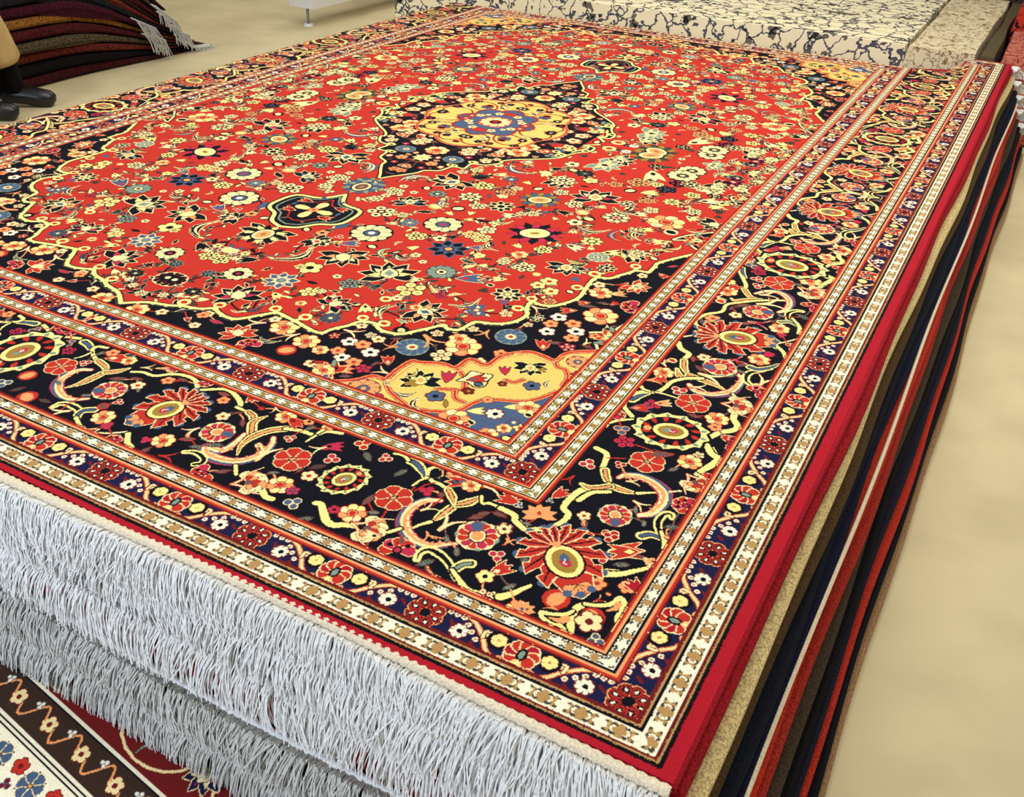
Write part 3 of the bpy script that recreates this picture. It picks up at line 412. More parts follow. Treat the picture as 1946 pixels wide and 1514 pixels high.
D['bN']=[
  ['palA', 809, 1940, 46, 2.04, ''], ['redl', 909, 1938, 32, 2.0, ''], ['gold', 875, 2005, 23, -1.25, ''], ['half', 918, 2024, 35, -0.07, ''],
  ['red3', 987, 2041, 29, -1.97, ''], ['carn', 1075, 1948, 35, 1.04, ''], ['five', 1103, 1911, 15, 0.3, ''], ['lf', 1051, 1908, 17, 2.29, ''],
  ['lf', 1081, 1883, 12, 0.37, ''], ['tri', 1124, 1972, 14, 1.05, 'pc'], ['bud', 1144, 1998, 19, -1.06, 'rcc'], ['five', 1132, 2022, 15, 0.3, 'yk'],
  ['comb', 1038, 1980, 9, 1.01, ''], ['comb', 1067, 1997, 10, 1.02, ''], ['comb', 903, 1986, 10, -0.55, ''], ['comb', 1174, 2022, 10, -1.05, ''],
  ['tri', 945, 1894, 14, -1.24, 'px'], ['dot', 971, 1890, 6, 0.3, 'wm'], ['spr', 1123, 1933, 13, -1.5, 'em'], ['lf', 877, 1963, 18, -1.51, ''],
  ['comb', 1039, 2043, 14, -0.96, ''], ['spr', 1062, 2060, 13, 3.01, 'ey'], ['clus', 1151, 2059, 15, 0.3, 'cx'], ['gold', 1205, 2056, 17, 0.3, ''],
  ['bud', 934, 2033, 13, 2.89, 'cek'], ['five', 845, 2013, 11, 0.3, 'pk'], ['spr', 1009, 1988, 11, 0.8, 'ee'], ['spr', 1019, 1948, 22, -1.45, 'ce'],
  ['spr', 972, 1931, 14, -1.0, 'ce'], ['bud', 1076, 1842, 16, -0.09, 'rcb'], ['lf', 980, 2020, 12, 0.97, 'wr'], ['five', 960, 1830, 14, 0.3, 'er'],
  ['spr', 1037, 1830, 18, -0.09, 'cy'], ['bud', 978, 1844, 21, 2.59, 'rcb'], ['gold', 1001, 1843, 17, 0.3, 'y'], ['spr', 943, 1852, 8, 1.55, 'dc'],
  ['dot', 972, 1848, 5, 0.3, 'bk'], ['spr', 934, 1827, 7, 2.59, 'ye'], ['bud', 1075, 1843, 20, -3.11, 'rcr'], ['tri', 1094, 1846, 9, 0.3, 'bc'],
  ['red3', 951, 1791, 7, 1.02, ''], ['lot', 1132, 1846, 23, -2.05, 'eeer'], ['lf', 1055, 1897, 14, 2.29, ''], ['lf', 1078, 1884, 14, -0.1, ''],
  ['five', 1103, 1912, 13, 0.3, 'cm'], ['spr', 1123, 1934, 10, 1.07, 'er'], ['comb', 1127, 1882, 8, -0.1, ''], ['bud', 1138, 1785, 17, -1.19, 'rcr'],
  ['tri', 1132, 1809, 7, 0.3, 'bc'], ['carn', 533, 1947, 31, 2.91, ''], ['redl', 699, 1941, 33, 2.08, ''], ['five', 506, 1904, 14, 0.3, ''],
  ['five', 469, 1863, 13, 0.3, 'er'], ['tri', 655, 1895, 12, -1.08, 'pc'], ['gold', 729, 2008, 23, -1.18, ''], ['half', 680, 2030, 34, -0.72, ''],
  ['red3', 600, 2048, 25, 2.24, ''], ['bud', 734, 1875, 17, -0.55, 'ppk'], ['spr', 718, 1893, 14, 2.24, 'ce'], ['dot', 548, 1847, 6, 0.3, 'rm'],
  ['spr', 572, 1835, 11, 0.86, 'ce'], ['gold', 604, 1845, 20, 0.3, 'c'], ['bud', 629, 1849, 20, 0.27, 'rem'], ['five', 650, 1835, 12, 0.3, 'ek'],
  ['bud', 508, 1828, 15, 0.84, 'rcb'], ['lf', 551, 1902, 12, -2.31, 'wm'], ['lf', 522, 1880, 9, -0.56, 'wm'], ['comb', 557, 1980, 14, -0.55, ''],
  ['comb', 533, 2000, 11, -0.55, ''], ['comb', 697, 1988, 9, -0.55, ''], ['comb', 665, 1850, 10, 2.06, ''], ['lf', 623, 2029, 14, -0.72, 'wm'],
  ['five', 622, 1940, 7, 0.3, 'cr'], ['spr', 646, 1954, 24, -1.73, 'ce'], ['lf', 455, 1846, 13, -0.08, 'wr'], ['clus', 756, 2009, 13, 0.3, 'pb'],
  ['dot', 694, 1832, 7, 0.3, 'er'], ['spr', 491, 1966, 15, 2.03, 'cp'], ['lf', 730, 1959, 9, -1.5, 'wm'], ['palB', 402, 1942, 67, 1.92, ''],
  ['redl', 115, 1937, 31, 1.93, ''], ['carn', 265, 1949, 32, -0.56, ''], ['five', 295, 1909, 15, 0.3, ''], ['five', 330, 1866, 14, 0.3, 'er'],
  ['gold', 326, 2019, 22, 0.3, 'y'], ['gold', 472, 2016, 21, 0.3, 'y'], ['tri', 144, 1903, 13, -1.0, 'pc'], ['bud', 182, 1857, 24, -0.56, 'rec'],
  ['gold', 210, 1852, 16, 0.3, 'c'], ['five', 158, 1846, 15, 0.3, 'er'], ['clus', 76, 1888, 18, 0.3, 'pk'], ['tri', 51, 1863, 14, 0.7, 'be'],
  ['red3', 396, 2063, 18, -2.41, ''], ['red3', 13, 1835, 19, 0.7, ''], ['tri', 353, 2034, 12, 0.73, 'pp'], ['tri', 445, 2030, 11, -0.55, 'pp'],
  ['tri', 310, 1969, 11, 0.0, 'pc'], ['comb', 241, 1984, 9, -0.56, ''], ['comb', 309, 1921, 6, 0.75, ''], ['lf', 245, 1911, 18, -0.56, 'wm'],
  ['lf', 276, 1892, 13, -0.22, 'wm'], ['lf', 353, 1849, 13, 0.03, 'wm'], ['dot', 297, 1994, 9, 0.3, 'wr'], ['bud', 342, 2061, 14, 2.2, 'ecm'],
  ['red3', 307, 1829, 13, 0.78, ''], ['spr', 291, 1836, 16, -0.56, 'ec'], ['spr', 260, 1852, 13, -0.56, 'cr'], ['red3', 397, 1833, 16, 0.81, ''],
  ['spr', 245, 2048, 20, 2.39, 'ce'], ['lf', 504, 1991, 14, -0.55, 'wr'], ['bud', 194, 1836, 11, -0.57, 'dck'], ['comb', 139, 1861, 11, -1.39, ''],
  ['comb', 162, 1981, 10, 0.3, ''],
]
D['bR']=[
  ['carn', 1241, 1787, 28, -1.98, ''], ['tri', 1254, 1837, 16, 1.16, 'xc'], ['redl', 1230, 1621, 32, 0.33, ''], ['tri', 1192, 1654, 11, -0.55, 'xc'],
  ['gold', 1295, 1581, 22, -0.04, ''], ['half', 1324, 1633, 31, 0.64, ''], ['red3', 1332, 1703, 23, -2.94, ''], ['comb', 1264, 1757, 8, 1.18, ''],
  ['comb', 1289, 1782, 8, 1.18, ''], ['comb', 1278, 1618, 10, -0.98, ''], ['comb', 1332, 1767, 13, -0.55, ''], ['bud', 1290, 1859, 26, -0.54, 'rcy'],
  ['five', 1198, 1815, 12, 0.3, ''], ['gold', 1342, 1864, 15, 0.3, ''], ['dot', 1334, 1795, 5, 0.3, 'ew'], ['clus', 1302, 1553, 11, 0.3, 'ck'],
  ['bud', 1336, 1603, 11, 2.59, 'rcr'], ['spr', 1214, 1848, 18, -2.89, 'rc'], ['lf', 1315, 1859, 9, -0.1, 'wm'], ['spr', 1264, 1740, 14, 0.29, 'ce'],
  ['spr', 1231, 1688, 12, -0.38, 'ce'], ['spr', 1246, 1582, 15, 2.59, 'wm'],
]
D['bR2']=[
  ['palA', 1231, 1507, 70, -0.29, ''], ['redl', 1234, 1393, 34, -0.56, ''], ['carn', 1235, 1231, 35, -0.56, ''], ['five', 1193, 1209, 16, 0.3, ''],
  ['tri', 1193, 1364, 17, -0.56, 'pc'], ['gold', 1292, 1422, 23, 0.3, 'e'], ['half', 1309, 1356, 35, -0.27, ''], ['red3', 1327, 1286, 24, -0.88, ''],
  ['gold', 1295, 1156, 24, 0.3, 'y'], ['red3', 1337, 1487, 25, -0.55, ''], ['tri', 1306, 1123, 13, -1.85, 'pm'], ['tri', 1151, 1551, 17, 1.16, 'be'],
  ['clus', 1171, 1584, 21, 0.3, 'px'], ['clus', 1168, 1438, 18, 0.3, 'px'], ['bud', 1183, 1425, 15, -0.56, 'ecr'],
  ['bud', 1151, 1464, 20, -0.56, 'rbe'], ['gold', 1142, 1314, 22, 0.3, 'c'], ['bud', 1144, 1337, 18, 1.2, 'rec'],
  ['spr', 1132, 1355, 18, -0.56, 'er'], ['dot', 1140, 1258, 8, 0.3, 'rc'], ['spr', 1128, 1280, 13, -2.44, 'ce'], ['lf', 1202, 1259, 17, 0.54, 'wm'],
  ['lf', 1175, 1228, 11, 1.23, 'wr'], ['lf', 1252, 1435, 14, -0.01, 'wm'], ['lf', 1272, 1196, 16, -1.03, 'wm'], ['comb', 1266, 1250, 14, -1.02, ''],
  ['comb', 1298, 1448, 14, 0.3, ''], ['five', 1298, 1451, 14, 0.3, 'er'], ['spr', 1232, 1279, 28, 0.02, 'ce'], ['spr', 1224, 1331, 15, -0.37, 'ce'],
  ['comb', 1278, 1225, 11, 0.3, ''], ['spr', 1329, 1238, 22, -1.45, 'cr'], ['lf', 1242, 1587, 24, 2.59, 'wr'], ['red3', 1123, 1509, 17, -0.56, ''],
  ['palB', 1227, 1088, 79, -0.36, ''], ['redl', 1228, 763, 38, -0.58, ''], ['carn', 1230, 943, 35, 2.57, ''], ['five', 1190, 985, 16, 0.3, ''],
  ['five', 1192, 1210, 15, 0.3, ''], ['five', 1151, 1030, 19, 0.3, 'er'], ['gold', 1294, 1155, 22, 0.3, 'y'], ['gold', 1294, 996, 23, 0.3, 'y'],
  ['carn', 1234, 1230, 35, -0.56, ''], ['tri', 1190, 806, 17, -0.58, 'pc'], ['gold', 1291, 708, 28, 0.3, 'y'], ['half', 1307, 770, 41, 0.32, ''],
  ['red3', 1327, 852, 26, -0.93, ''], ['tri', 1306, 1023, 12, 1.3, 'pp'], ['tri', 1307, 1123, 12, -0.57, 'pp'], ['lf', 1190, 928, 23, 2.57, 'wm'],
  ['lf', 1171, 957, 11, -1.51, 'wm'], ['lf', 1134, 1057, 13, 1.23, 'wm'], ['lf', 1270, 970, 10, 0.3, ''], ['lf', 1221, 1013, 16, -0.57, 'wr'],
  ['spr', 1246, 997, 22, -0.13, 'pc'], ['spr', 1254, 1184, 18, -0.56, 'pc'], ['red3', 1339, 1067, 18, -0.57, ''], ['clus', 1168, 727, 21, 0.3, 'pk'],
  ['tri', 1143, 696, 21, 0.86, 'be'], ['gold', 1133, 875, 27, 0.3, 'c'], ['bud', 1142, 851, 20, -1.52, 'rec'], ['five', 1123, 823, 17, 0.3, 'ye'],
  ['spr', 1126, 918, 17, -0.58, 'ce'], ['dot', 1138, 936, 10, 0.3, 'rc'], ['bud', 1110, 979, 16, -1.53, 'rcc'], ['comb', 1270, 745, 14, 0.3, ''],
  ['comb', 1280, 931, 11, 0.3, ''], ['spr', 1240, 887, 30, -0.57, 'ce'], ['spr', 1223, 842, 20, -0.58, 'ce'], ['lf', 1208, 1260, 11, 0.33, 'wm'],
  ['comb', 1326, 910, 19, 0.3, ''], ['red3', 1121, 649, 18, -0.58, ''],
]
D['vN']=[
  ['y', 9, 9, 0, [[929, 1827], [920, 1831], [916, 1842], [922, 1856], [936, 1866], [954, 1867], [974, 1873], [991, 1884], [1005, 1901]]],
  ['y', 7, 5, 0, [[926, 1862], [920, 1875], [917, 1894]]], ['L', 16, 3, 18, [[1005, 1901], [1001, 1924], [998, 1944], [994, 1958]]],
  ['L', 14, 6, 20, [[1005, 1901], [1019, 1886], [1027, 1868], [1030, 1858]]], ['L', 14, 6, 16, [[974, 1873], [989, 1885], [1003, 1902]]],
  ['y', 6, 12, 0, [[1030, 1858], [1041, 1874], [1052, 1867], [1075, 1870], [1096, 1871], [1108, 1881], [1127, 1887]]],
  ['y', 9, 5, 0, [[994, 1958], [984, 1972], [977, 1988]]], ['B', 24, 8, 22, [[876, 1837], [890, 1840], [910, 1853], [921, 1865]]],
  ['y', 8, 7, 0, [[871, 1838], [854, 1831], [839, 1835]]],
  ['y', 14, 16, 12, [[1073, 1869], [1100, 1873], [1107, 1884], [1122, 1892], [1134, 1896], [1145, 1887], [1157, 1879], [1166, 1865], [1175, 1846], [1174, 1824], [1160, 1814], [1159, 1786], [1163, 1761], [1168, 1751]]],
  ['X', 9, 5, 22, [[978, 1904], [959, 1915], [949, 1936], [949, 1963], [959, 1984], [978, 2001], [1004, 2009], [1027, 2005], [1041, 1993], [1057, 1981]]],
  ['y', 9, 9, 0, [[962, 1997], [952, 2013]]],
  ['S', 14, 14, 16, [[1024, 2043], [1020, 2028], [1027, 2015], [1045, 2015], [1066, 2023], [1082, 2035]]],
  ['B', 22, 6, 18, [[1099, 2009], [1090, 2017], [1086, 2033], [1097, 2048], [1111, 2056]]],
  ['y', 8, 14, 0, [[1082, 2035], [1099, 2046], [1117, 2057], [1130, 2061], [1137, 2059]]],
  ['y', 18, 6, 12, [[1162, 2050], [1176, 2044], [1184, 2029], [1193, 2007]]],
  ['y', 14, 12, 18, [[809, 2015], [819, 2014], [836, 2029], [854, 2043], [869, 2044], [880, 2036], [898, 2029]]],
  ['y', 10, 10, 0, [[959, 2152], [959, 2152]]], ['r', 4, 4, 0, [[928, 1905], [934, 1882], [945, 1867]]],
  ['r', 4, 4, 0, [[923, 1897], [918, 1969], [941, 2057]]], ['y', 12, 12, 0, [[343, 1836], [358, 1830], [378, 1841], [398, 1856]]],
  ['y', 9, 14, 0, [[407, 1859], [440, 1834], [463, 1833], [492, 1846], [507, 1859], [506, 1868]]],
  ['y', 9, 6, 0, [[506, 1868], [526, 1869], [548, 1875]]], ['L', 14, 10, 16, [[536, 1869], [552, 1875], [566, 1893]]],
  ['L', 18, 4, 18, [[586, 1917], [567, 1892], [568, 1876], [573, 1862]]],
  ['L', 18, 3, 18, [[629, 1875], [608, 1896], [596, 1926], [597, 1955], [610, 1981]]],
  ['y', 12, 10, 0, [[629, 1875], [656, 1866], [685, 1863], [697, 1843], [724, 1834]]], ['y', 6, 10, 0, [[686, 1860], [688, 1843], [683, 1833]]],
  ['y', 7, 4, 0, [[688, 1864], [686, 1888]]],
  ['X', 8, 8, 22, [[578, 1927], [583, 1964], [577, 1987], [548, 1991], [562, 2006], [590, 2008], [619, 1999], [637, 1979], [644, 1951], [639, 1924], [629, 1908]]],
  ['y', 8, 8, 0, [[629, 2005], [647, 2024]]], ['S', 12, 12, 14, [[528, 2022], [544, 2013], [567, 2017], [576, 2030], [567, 2040]]],
  ['y', 14, 14, 0, [[705, 2028], [728, 2044], [742, 2044]]], ['y', 9, 12, 0, [[16, 1865], [27, 1850], [55, 1840]]],
  ['B', 24, 8, 20, [[74, 1845], [93, 1850], [117, 1865]]],
  ['y', 10, 12, 0, [[133, 1838], [113, 1844], [115, 1860], [146, 1880], [180, 1890], [201, 1902]]],
  ['y', 7, 4, 0, [[121, 1869], [119, 1887], [112, 1901]]], ['L', 16, 10, 16, [[159, 1884], [187, 1892], [205, 1905]]],
  ['L', 18, 3, 20, [[205, 1905], [202, 1932], [198, 1962], [187, 1986]]], ['L', 16, 5, 16, [[207, 1907], [223, 1891], [233, 1872]]],
  ['y', 9, 12, 0, [[247, 1879], [267, 1869], [295, 1867], [315, 1848], [339, 1836], [372, 1837], [394, 1853]]],
  ['X', 8, 6, 22, [[175, 1915], [157, 1927], [152, 1951], [158, 1978], [181, 1999], [210, 2009], [234, 2005], [254, 1990]]],
  ['S', 14, 12, 16, [[222, 2041], [225, 2028], [243, 2022], [271, 2027], [288, 2048]]],
  ['B', 22, 8, 18, [[292, 2011], [279, 2022], [283, 2040], [307, 2057]]], ['y', 9, 10, 0, [[285, 2045], [312, 2059], [329, 2062]]],
  ['c', 6, 6, 0, [[350, 2062], [376, 2048], [397, 2030]]], ['y', 12, 14, 0, [[404, 2033], [422, 2052], [440, 2060]]],
]
D['vR']=[
  ['y', 14, 12, 0, [[1136, 1630], [1154, 1634], [1162, 1643], [1167, 1664], [1171, 1681], [1182, 1697], [1197, 1716]]],
  ['L', 16, 10, 16, [[1176, 1683], [1186, 1700], [1200, 1718]]], ['L', 16, 6, 16, [[1200, 1718], [1228, 1719], [1250, 1714]]],
  ['L', 16, 8, 18, [[1202, 1721], [1185, 1738], [1170, 1743], [1158, 1740]]],
  ['y', 10, 12, 0, [[1208, 1735], [1184, 1752], [1175, 1775], [1173, 1783]]], ['y', 9, 5, 0, [[1250, 1714], [1268, 1701], [1276, 1696]]],
  ['X', 8, 10, 24, [[1205, 1690], [1212, 1678], [1232, 1669], [1255, 1669], [1275, 1677], [1290, 1690], [1297, 1711], [1295, 1734], [1289, 1754], [1275, 1767]]],
  ['S', 14, 14, 14, [[1324, 1745], [1318, 1737], [1310, 1742], [1307, 1758], [1310, 1774], [1320, 1791]]],
  ['B', 22, 6, 18, [[1298, 1813], [1308, 1803], [1322, 1802], [1334, 1810]]],
  ['y', 8, 14, 0, [[1321, 1787], [1334, 1806], [1343, 1831], [1345, 1850]]],
  ['y', 18, 6, 12, [[1285, 1918], [1308, 1906], [1321, 1891], [1339, 1873]]],
  ['y', 18, 12, 16, [[1313, 1521], [1329, 1540], [1339, 1554], [1334, 1569], [1322, 1593], [1318, 1610]]],
  ['c', 6, 6, 0, [[1295, 1682], [1310, 1670]]], ['r', 4, 4, 0, [[1163, 1648], [1193, 1632]]], ['w', 4, 4, 0, [[1259, 1776], [1282, 1779]]],
]
D['vR2']=[
  ['y', 16, 14, 0, [[1123, 1178], [1139, 1202], [1160, 1212], [1160, 1238], [1165, 1264], [1181, 1290]]],
  ['L', 16, 8, 16, [[1161, 1245], [1172, 1274], [1189, 1295]]], ['L', 16, 6, 18, [[1189, 1295], [1220, 1300], [1250, 1305], [1271, 1312]]],
  ['L', 14, 8, 16, [[1197, 1307], [1176, 1310], [1160, 1285]]],
  ['y', 12, 12, 0, [[1218, 1294], [1189, 1312], [1170, 1338], [1166, 1368], [1157, 1393], [1131, 1409], [1119, 1433], [1120, 1468], [1133, 1485], [1158, 1505]]],
  ['y', 7, 5, 0, [[1157, 1393], [1181, 1391], [1200, 1392]]], ['y', 7, 10, 0, [[1145, 1397], [1131, 1396], [1123, 1388]]],
  ['B', 24, 10, 20, [[1127, 1444], [1134, 1424], [1146, 1407]]],
  ['X', 10, 8, 20, [[1203, 1331], [1221, 1347], [1246, 1347], [1269, 1333], [1286, 1309], [1290, 1276], [1287, 1251], [1273, 1239]]],
  ['y', 8, 8, 0, [[1290, 1319], [1304, 1334]]],
  ['S', 14, 10, 16, [[1322, 1259], [1312, 1266], [1296, 1252], [1293, 1223], [1311, 1200], [1327, 1180]]],
  ['B', 22, 8, 18, [[1288, 1197], [1304, 1198], [1324, 1178], [1336, 1153]]],
  ['y', 16, 14, 16, [[1315, 1383], [1319, 1405], [1334, 1426], [1331, 1442], [1312, 1463], [1299, 1494]]],
  ['y', 14, 14, 20, [[1303, 1514], [1319, 1536], [1336, 1545], [1334, 1564], [1321, 1598]]],
  ['y', 6, 10, 0, [[1158, 1505], [1132, 1528], [1121, 1546], [1121, 1558]]], ['y', 14, 8, 0, [[1307, 1084], [1326, 1095], [1339, 1117]]],
  ['y', 12, 12, 0, [[1114, 729], [1145, 785], [1163, 819], [1171, 858], [1191, 880], [1206, 884]]],
  ['L', 16, 6, 16, [[1167, 844], [1189, 873], [1217, 877]]], ['L', 16, 6, 16, [[1217, 877], [1189, 895], [1165, 914], [1155, 908]]],
  ['y', 10, 12, 0, [[1265, 850], [1218, 880], [1177, 919], [1156, 946], [1157, 986], [1131, 1019], [1121, 1065], [1145, 1096]]],
  ['X', 8, 10, 22, [[1196, 851], [1215, 825], [1242, 813], [1270, 830], [1283, 863], [1281, 898], [1271, 917]]],
  ['S', 14, 12, 14, [[1317, 883], [1304, 887], [1291, 908], [1297, 936], [1314, 949]]], ['B', 20, 8, 16, [[1287, 963], [1305, 951], [1327, 964]]],
  ['y', 8, 14, 0, [[1306, 930], [1330, 962], [1338, 995]]], ['y', 10, 12, 0, [[1116, 718], [1120, 691], [1152, 655]]],
  ['B', 18, 8, 18, [[1125, 726], [1134, 754], [1150, 777]]], ['y', 12, 14, 0, [[1301, 635], [1318, 663], [1335, 670], [1330, 701], [1314, 744]]],
  ['y', 10, 8, 0, [[1295, 610], [1307, 572], [1332, 546]]], ['y', 14, 10, 0, [[1305, 1075], [1329, 1095], [1342, 1121]]],
  ['c', 6, 6, 0, [[1307, 1070], [1327, 1043], [1342, 1019]]], ['c', 8, 6, 0, [[1125, 1146], [1138, 1130], [1149, 1116]]],
]
D['vC']=[
  ['y', 16, 8, 12, [[1283, 1925], [1305, 1911], [1325, 1889], [1339, 1874]]],
  ['y', 18, 8, 12, [[1172, 2048], [1183, 2035], [1192, 2017], [1199, 2005]]],
  ['y', 14, 14, 14, [[1285, 1997], [1278, 2011], [1278, 2021], [1283, 2040], [1290, 2057]]],
  ['y', 8, 14, None, [[1285, 1997], [1301, 1991], [1315, 1981], [1321, 1969], [1324, 1959], [1334, 1967], [1338, 1985], [1337, 1998], [1344, 2011], [1345, 2025]]],
  ['y', 8, 10, None, [[1276, 2020], [1270, 2030], [1255, 2039], [1238, 2045], [1246, 2054], [1261, 2057], [1274, 2055], [1283, 2062]]],
  ['e', 20, 3, 14, [[1274, 2039], [1267, 2046], [1253, 2048]]], ['e', 16, 3, 12, [[1327, 1974], [1326, 1984], [1318, 1993]]],
]
EU=[1000,1019,1091,1111,1352,1373,1443,1470,1503]      # band edges across the width (mm from the middle)
EV=[1707,1726,1799,1818,2072,2093,2164,2191,2215]      # band edges along the length
def weave_rug():
    L=Loom(1503,2215,COL['k']); g=L.g
    Xc=(np.arange(L.nx)+.5)*KN; Yc=(np.arange(L.ny)+.5)*KN
    Ximg=np.broadcast_to(Xc,(L.ny,L.nx))+L.jx*KN*.5; Yimg=np.broadcast_to(Yc[:,None],(L.ny,L.nx))+L.jy*KN*.5
    # band coordinate: which band a knot is in, mitred at the corner
    bu=np.interp(Ximg,[0]+EU,np.arange(10)); bv=np.interp(Yimg,[0]+EV,np.arange(10)); b=np.maximum(bu,bv); side=bv>bu
    inner=b<1
    # ---- field
    P=smooth(D['out'],k=3); P=np.vstack([P,[[1001,0],[0,0]]])
    L.clip=inner
    F=smooth(D['out'],k=3)
    L.stroke(F+np.array([0,7]),COL['k'],12); 
    L.fill(P,COL['r'])
    def put(k,x,y,r,rot,v):
        f=MOT[k]; df=f.__defaults__[0]; f(L,x,y,r,rot,str(v)+df[len(v):])
    def mot(items,dv=0,clip=None):
        for k,x,y,r,rot,v in items:
            f=MOT[k]
            if dv: y=y+dv
            df=f.__defaults__[0]; f(L,x,y,r,rot,v+df[len(v):])
    R=L.rng
    inf=(g==COL['r'])
    # thin dark stems that link the flowers
    fl=[m for m in D['field'] if m[3]>14]
    pts=np.array([[m[1],m[2]] for m in fl],float)
    for i,(x,y) in enumerate(pts):
        d=np.hypot(pts[:,0]-x,pts[:,1]-y); o=np.argsort(d)[1:3]
        for j in o:
            if d[j]>210: continue
            q=pts[j]; m=(pts[i]+q)/2+np.array([-(q-pts[i])[1],(q-pts[i])[0]])*R.uniform(-.25,.25)
            c=smooth([pts[i],m,q],k=6)
            L.stroke(c,COL['k'],5); 
            if R.rand()<.45: L.stroke(c,COL['g' if R.rand()<.4 else 'e'],2.2)
            a=math.atan2(*(q-pts[i])[::-1])
            for s in (-1,1):
                m_lf(L,m[0]+R.uniform(-12,12),m[1]+s*11,R.uniform(9,15),a+s*R.uniform(.5,1.2),R.choice(['kc','dk','kg','yk','ck']))
    mot(D['field'])
    # small filler buds in the gaps of the field
    occ=(g!=COL['r'])|~inf
    for _ in range(2600):
        x,y=R.uniform(0,1000),R.uniform(0,1500); i,j=int(y/KN),int(x/KN)
        rr=14; s=occ[max(0,i-rr):i+rr,max(0,j-rr):j+rr]
        if s.any(): continue
        k=R.choice(['bud','lf','lf','dot','leaf','five','tri']); r=R.uniform(11,17); v={'bud':'ykc','lf':R.choice(['kc','ck','dk','yk','kk']),'dot':'ck','leaf':'kc','five':'ck','tri':'dk'}[k]
        put(k,x,y,r,R.uniform(0,6.3),v); occ[max(0,i-12):i+12,max(0,j-12):j+12]=True
    # ---- navy corner grounds
    L.clip=inner&~inf
    st=[m for m in D['navy']]; pts=np.array([[m[1],m[2]] for m in st],float)
    for i in range(len(pts)):
        d=np.hypot(*(pts-pts[i]).T); j=np.argsort(d)[1]
        L.stroke(smooth([pts[i],(pts[i]+pts[j])/2+R.uniform(-8,8,2),pts[j]]),COL[R.choice(list('ewr'))],3)
    mot(D['navy'])
    occ=(g!=COL['k'])|inf|~inner
    for _ in range(3200):
        x,y=R.uniform(0,1000),R.uniform(600,1707); i,j=int(y/KN),int(x/KN)
        rr=13
        if occ[max(0,i-rr):i+rr,max(0,j-rr):j+rr].any(): continue
        k=R.choice(['spr','lf','dot','five','tri','bud','five']); v={'spr':R.choice(['cr','em','cm']),'lf':R.choice(['wm','pw','dm']),'dot':'er','five':R.choice(['er','cr','ck']),'tri':R.choice(['pc','rc']),'bud':R.choice(['rec','ecr'])}[k]
        put(k,x,y,R.uniform(12,18),R.uniform(0,6.3),v); occ[max(0,i-12):i+12,max(0,j-12):j+12]=True
    # ---- scalloped rim of the field
    L.clip=inner
    L.stroke(F+np.array([3,9]),COL['d'],3.5)
    L.stroke(F,COL['k'],16); L.stroke(F,COL['y'],10)
    n=0; acc=0
    for i in range(1,len(F)):
        acc+=np.hypot(*(F[i]-F[i-1]))
        if acc>26: acc=0; a=math.atan2(*(F[i]-F[i-1])[::-1]); L.fill(tf([(-1,0),(1,.2),(-.2,1.1)],F[i][0],F[i][1],9,a),COL['y'])
    for m in D['field']:
        if m[0]=='loop':
            x,y,r=m[1],m[2],m[3]*1.05
            L.fill(ell(x,y,r*.98,r*.98,0),COL['y']); L.fill(ell(x,y,r*.52,r*.46,0),COL['r'])
            d=np.hypot(F[:,0]-x,F[:,1]-y); j=d.argmin(); (L.stroke([(x,y),tuple(F[j])],COL['y'],9) if d[j]<70 else 0); L.fill(ell(x,y,r*.52,r*.46,0),COL['r'])
    # ---- half cartouches against the guard stripe
    for q in D['cart']:
        q=np.array(q,float); c=q.mean(0); 
        vert=c[1]<1500 and c[0]>850 and c[1]<1400
        Q=smooth(q)
        if vert: Q=np.vstack([Q,[1030,q[-1][1]],[1030,q[0][1]]])
        gold=c[1]>1300
        L.fill(Q,COL['e' if gold else 'k'])
        L.stroke(smooth(q),COL['k'],15); L.stroke(smooth(q),COL['r' if gold else 'c'],7)
        m_lot(L,c[0]+8,c[1],34,3.14,'rykg'); m_lf(L,c[0],c[1]-34,16,1,'gk'); m_lf(L,c[0],c[1]+34,16,-1,'gk')
        if gold: m_gold(L,c[0],c[1],22,0); m_tri(L,c[0]+20,c[1]+20,14,0,'bc')
    # ---- spandrel: gold cartouches and slate corner
    sp=np.vstack([D['spo'],[[1000,1420],[1000,1707],[300,1707]]]).astype(float)
    S=smooth(D['spo'],k=4)
    body=np.vstack([S,[[1012,S[-1][1]],[1012,1720],[S[0][0],1720]]])
    L.fill(body,(COL['y'])); gold=np.zeros_like(inner); q=L.box(0,0,1503,2215); ins=L.inside(body,q[4],q[5]); gold[q[2]:q[3],q[0]:q[1]]=ins
    gold&=inner; cy=g.copy(); g[gold]=17
    B=smooth(D['spb'],k=4); blue=np.vstack([B,[[1020,1480],[1020,1720],[700,1720]]]); q=L.box(600,1400,1020,1720)
    Bm=L.inside(np.vstack([B,[[1030,B[-1][1]],[1030,1730],[B[0][0],1730]]]),q[4],q[5]); bm=np.zeros_like(inner); bm[q[2]:q[3],q[0]:q[1]]=Bm; bm&=inner
    g[bm]=COL['b']
    L.clip=inner&gold
    for q in (S,B)+tuple(smooth(p) for p in D['spl']):
        L.stroke(q,COL['m'],13); L.stroke(q,COL['e'],10); L.stroke(q,COL['r'],5)
    L.clip=inner
    L.stroke(S,COL['m'],15); L.stroke(S,COL['e'],11); L.stroke(S,COL['r'],6)
    # a second, dark-hearted ribbon along the lobes
    c0=np.array([905.,1610.]); S2=S+(c0-S)/np.maximum(1,np.hypot(*(c0-S).T))[:,None]*15
    L.clip=inner&gold; L.stroke(S2,COL['e'],4.5); L.clip=inner&gold
    mot(D['spg'])
    C_=smooth(D['car'],closed=True,k=3); L.fill(C_,COL['c'],COL['k'],3); 
    cc=np.array(D['car']).mean(0); m_bud(L,cc[0],cc[1],20,-.8,'rkb'); m_dot(L,cc[0]+14,cc[1]+14,8,0,'bk')
    L.clip=inner
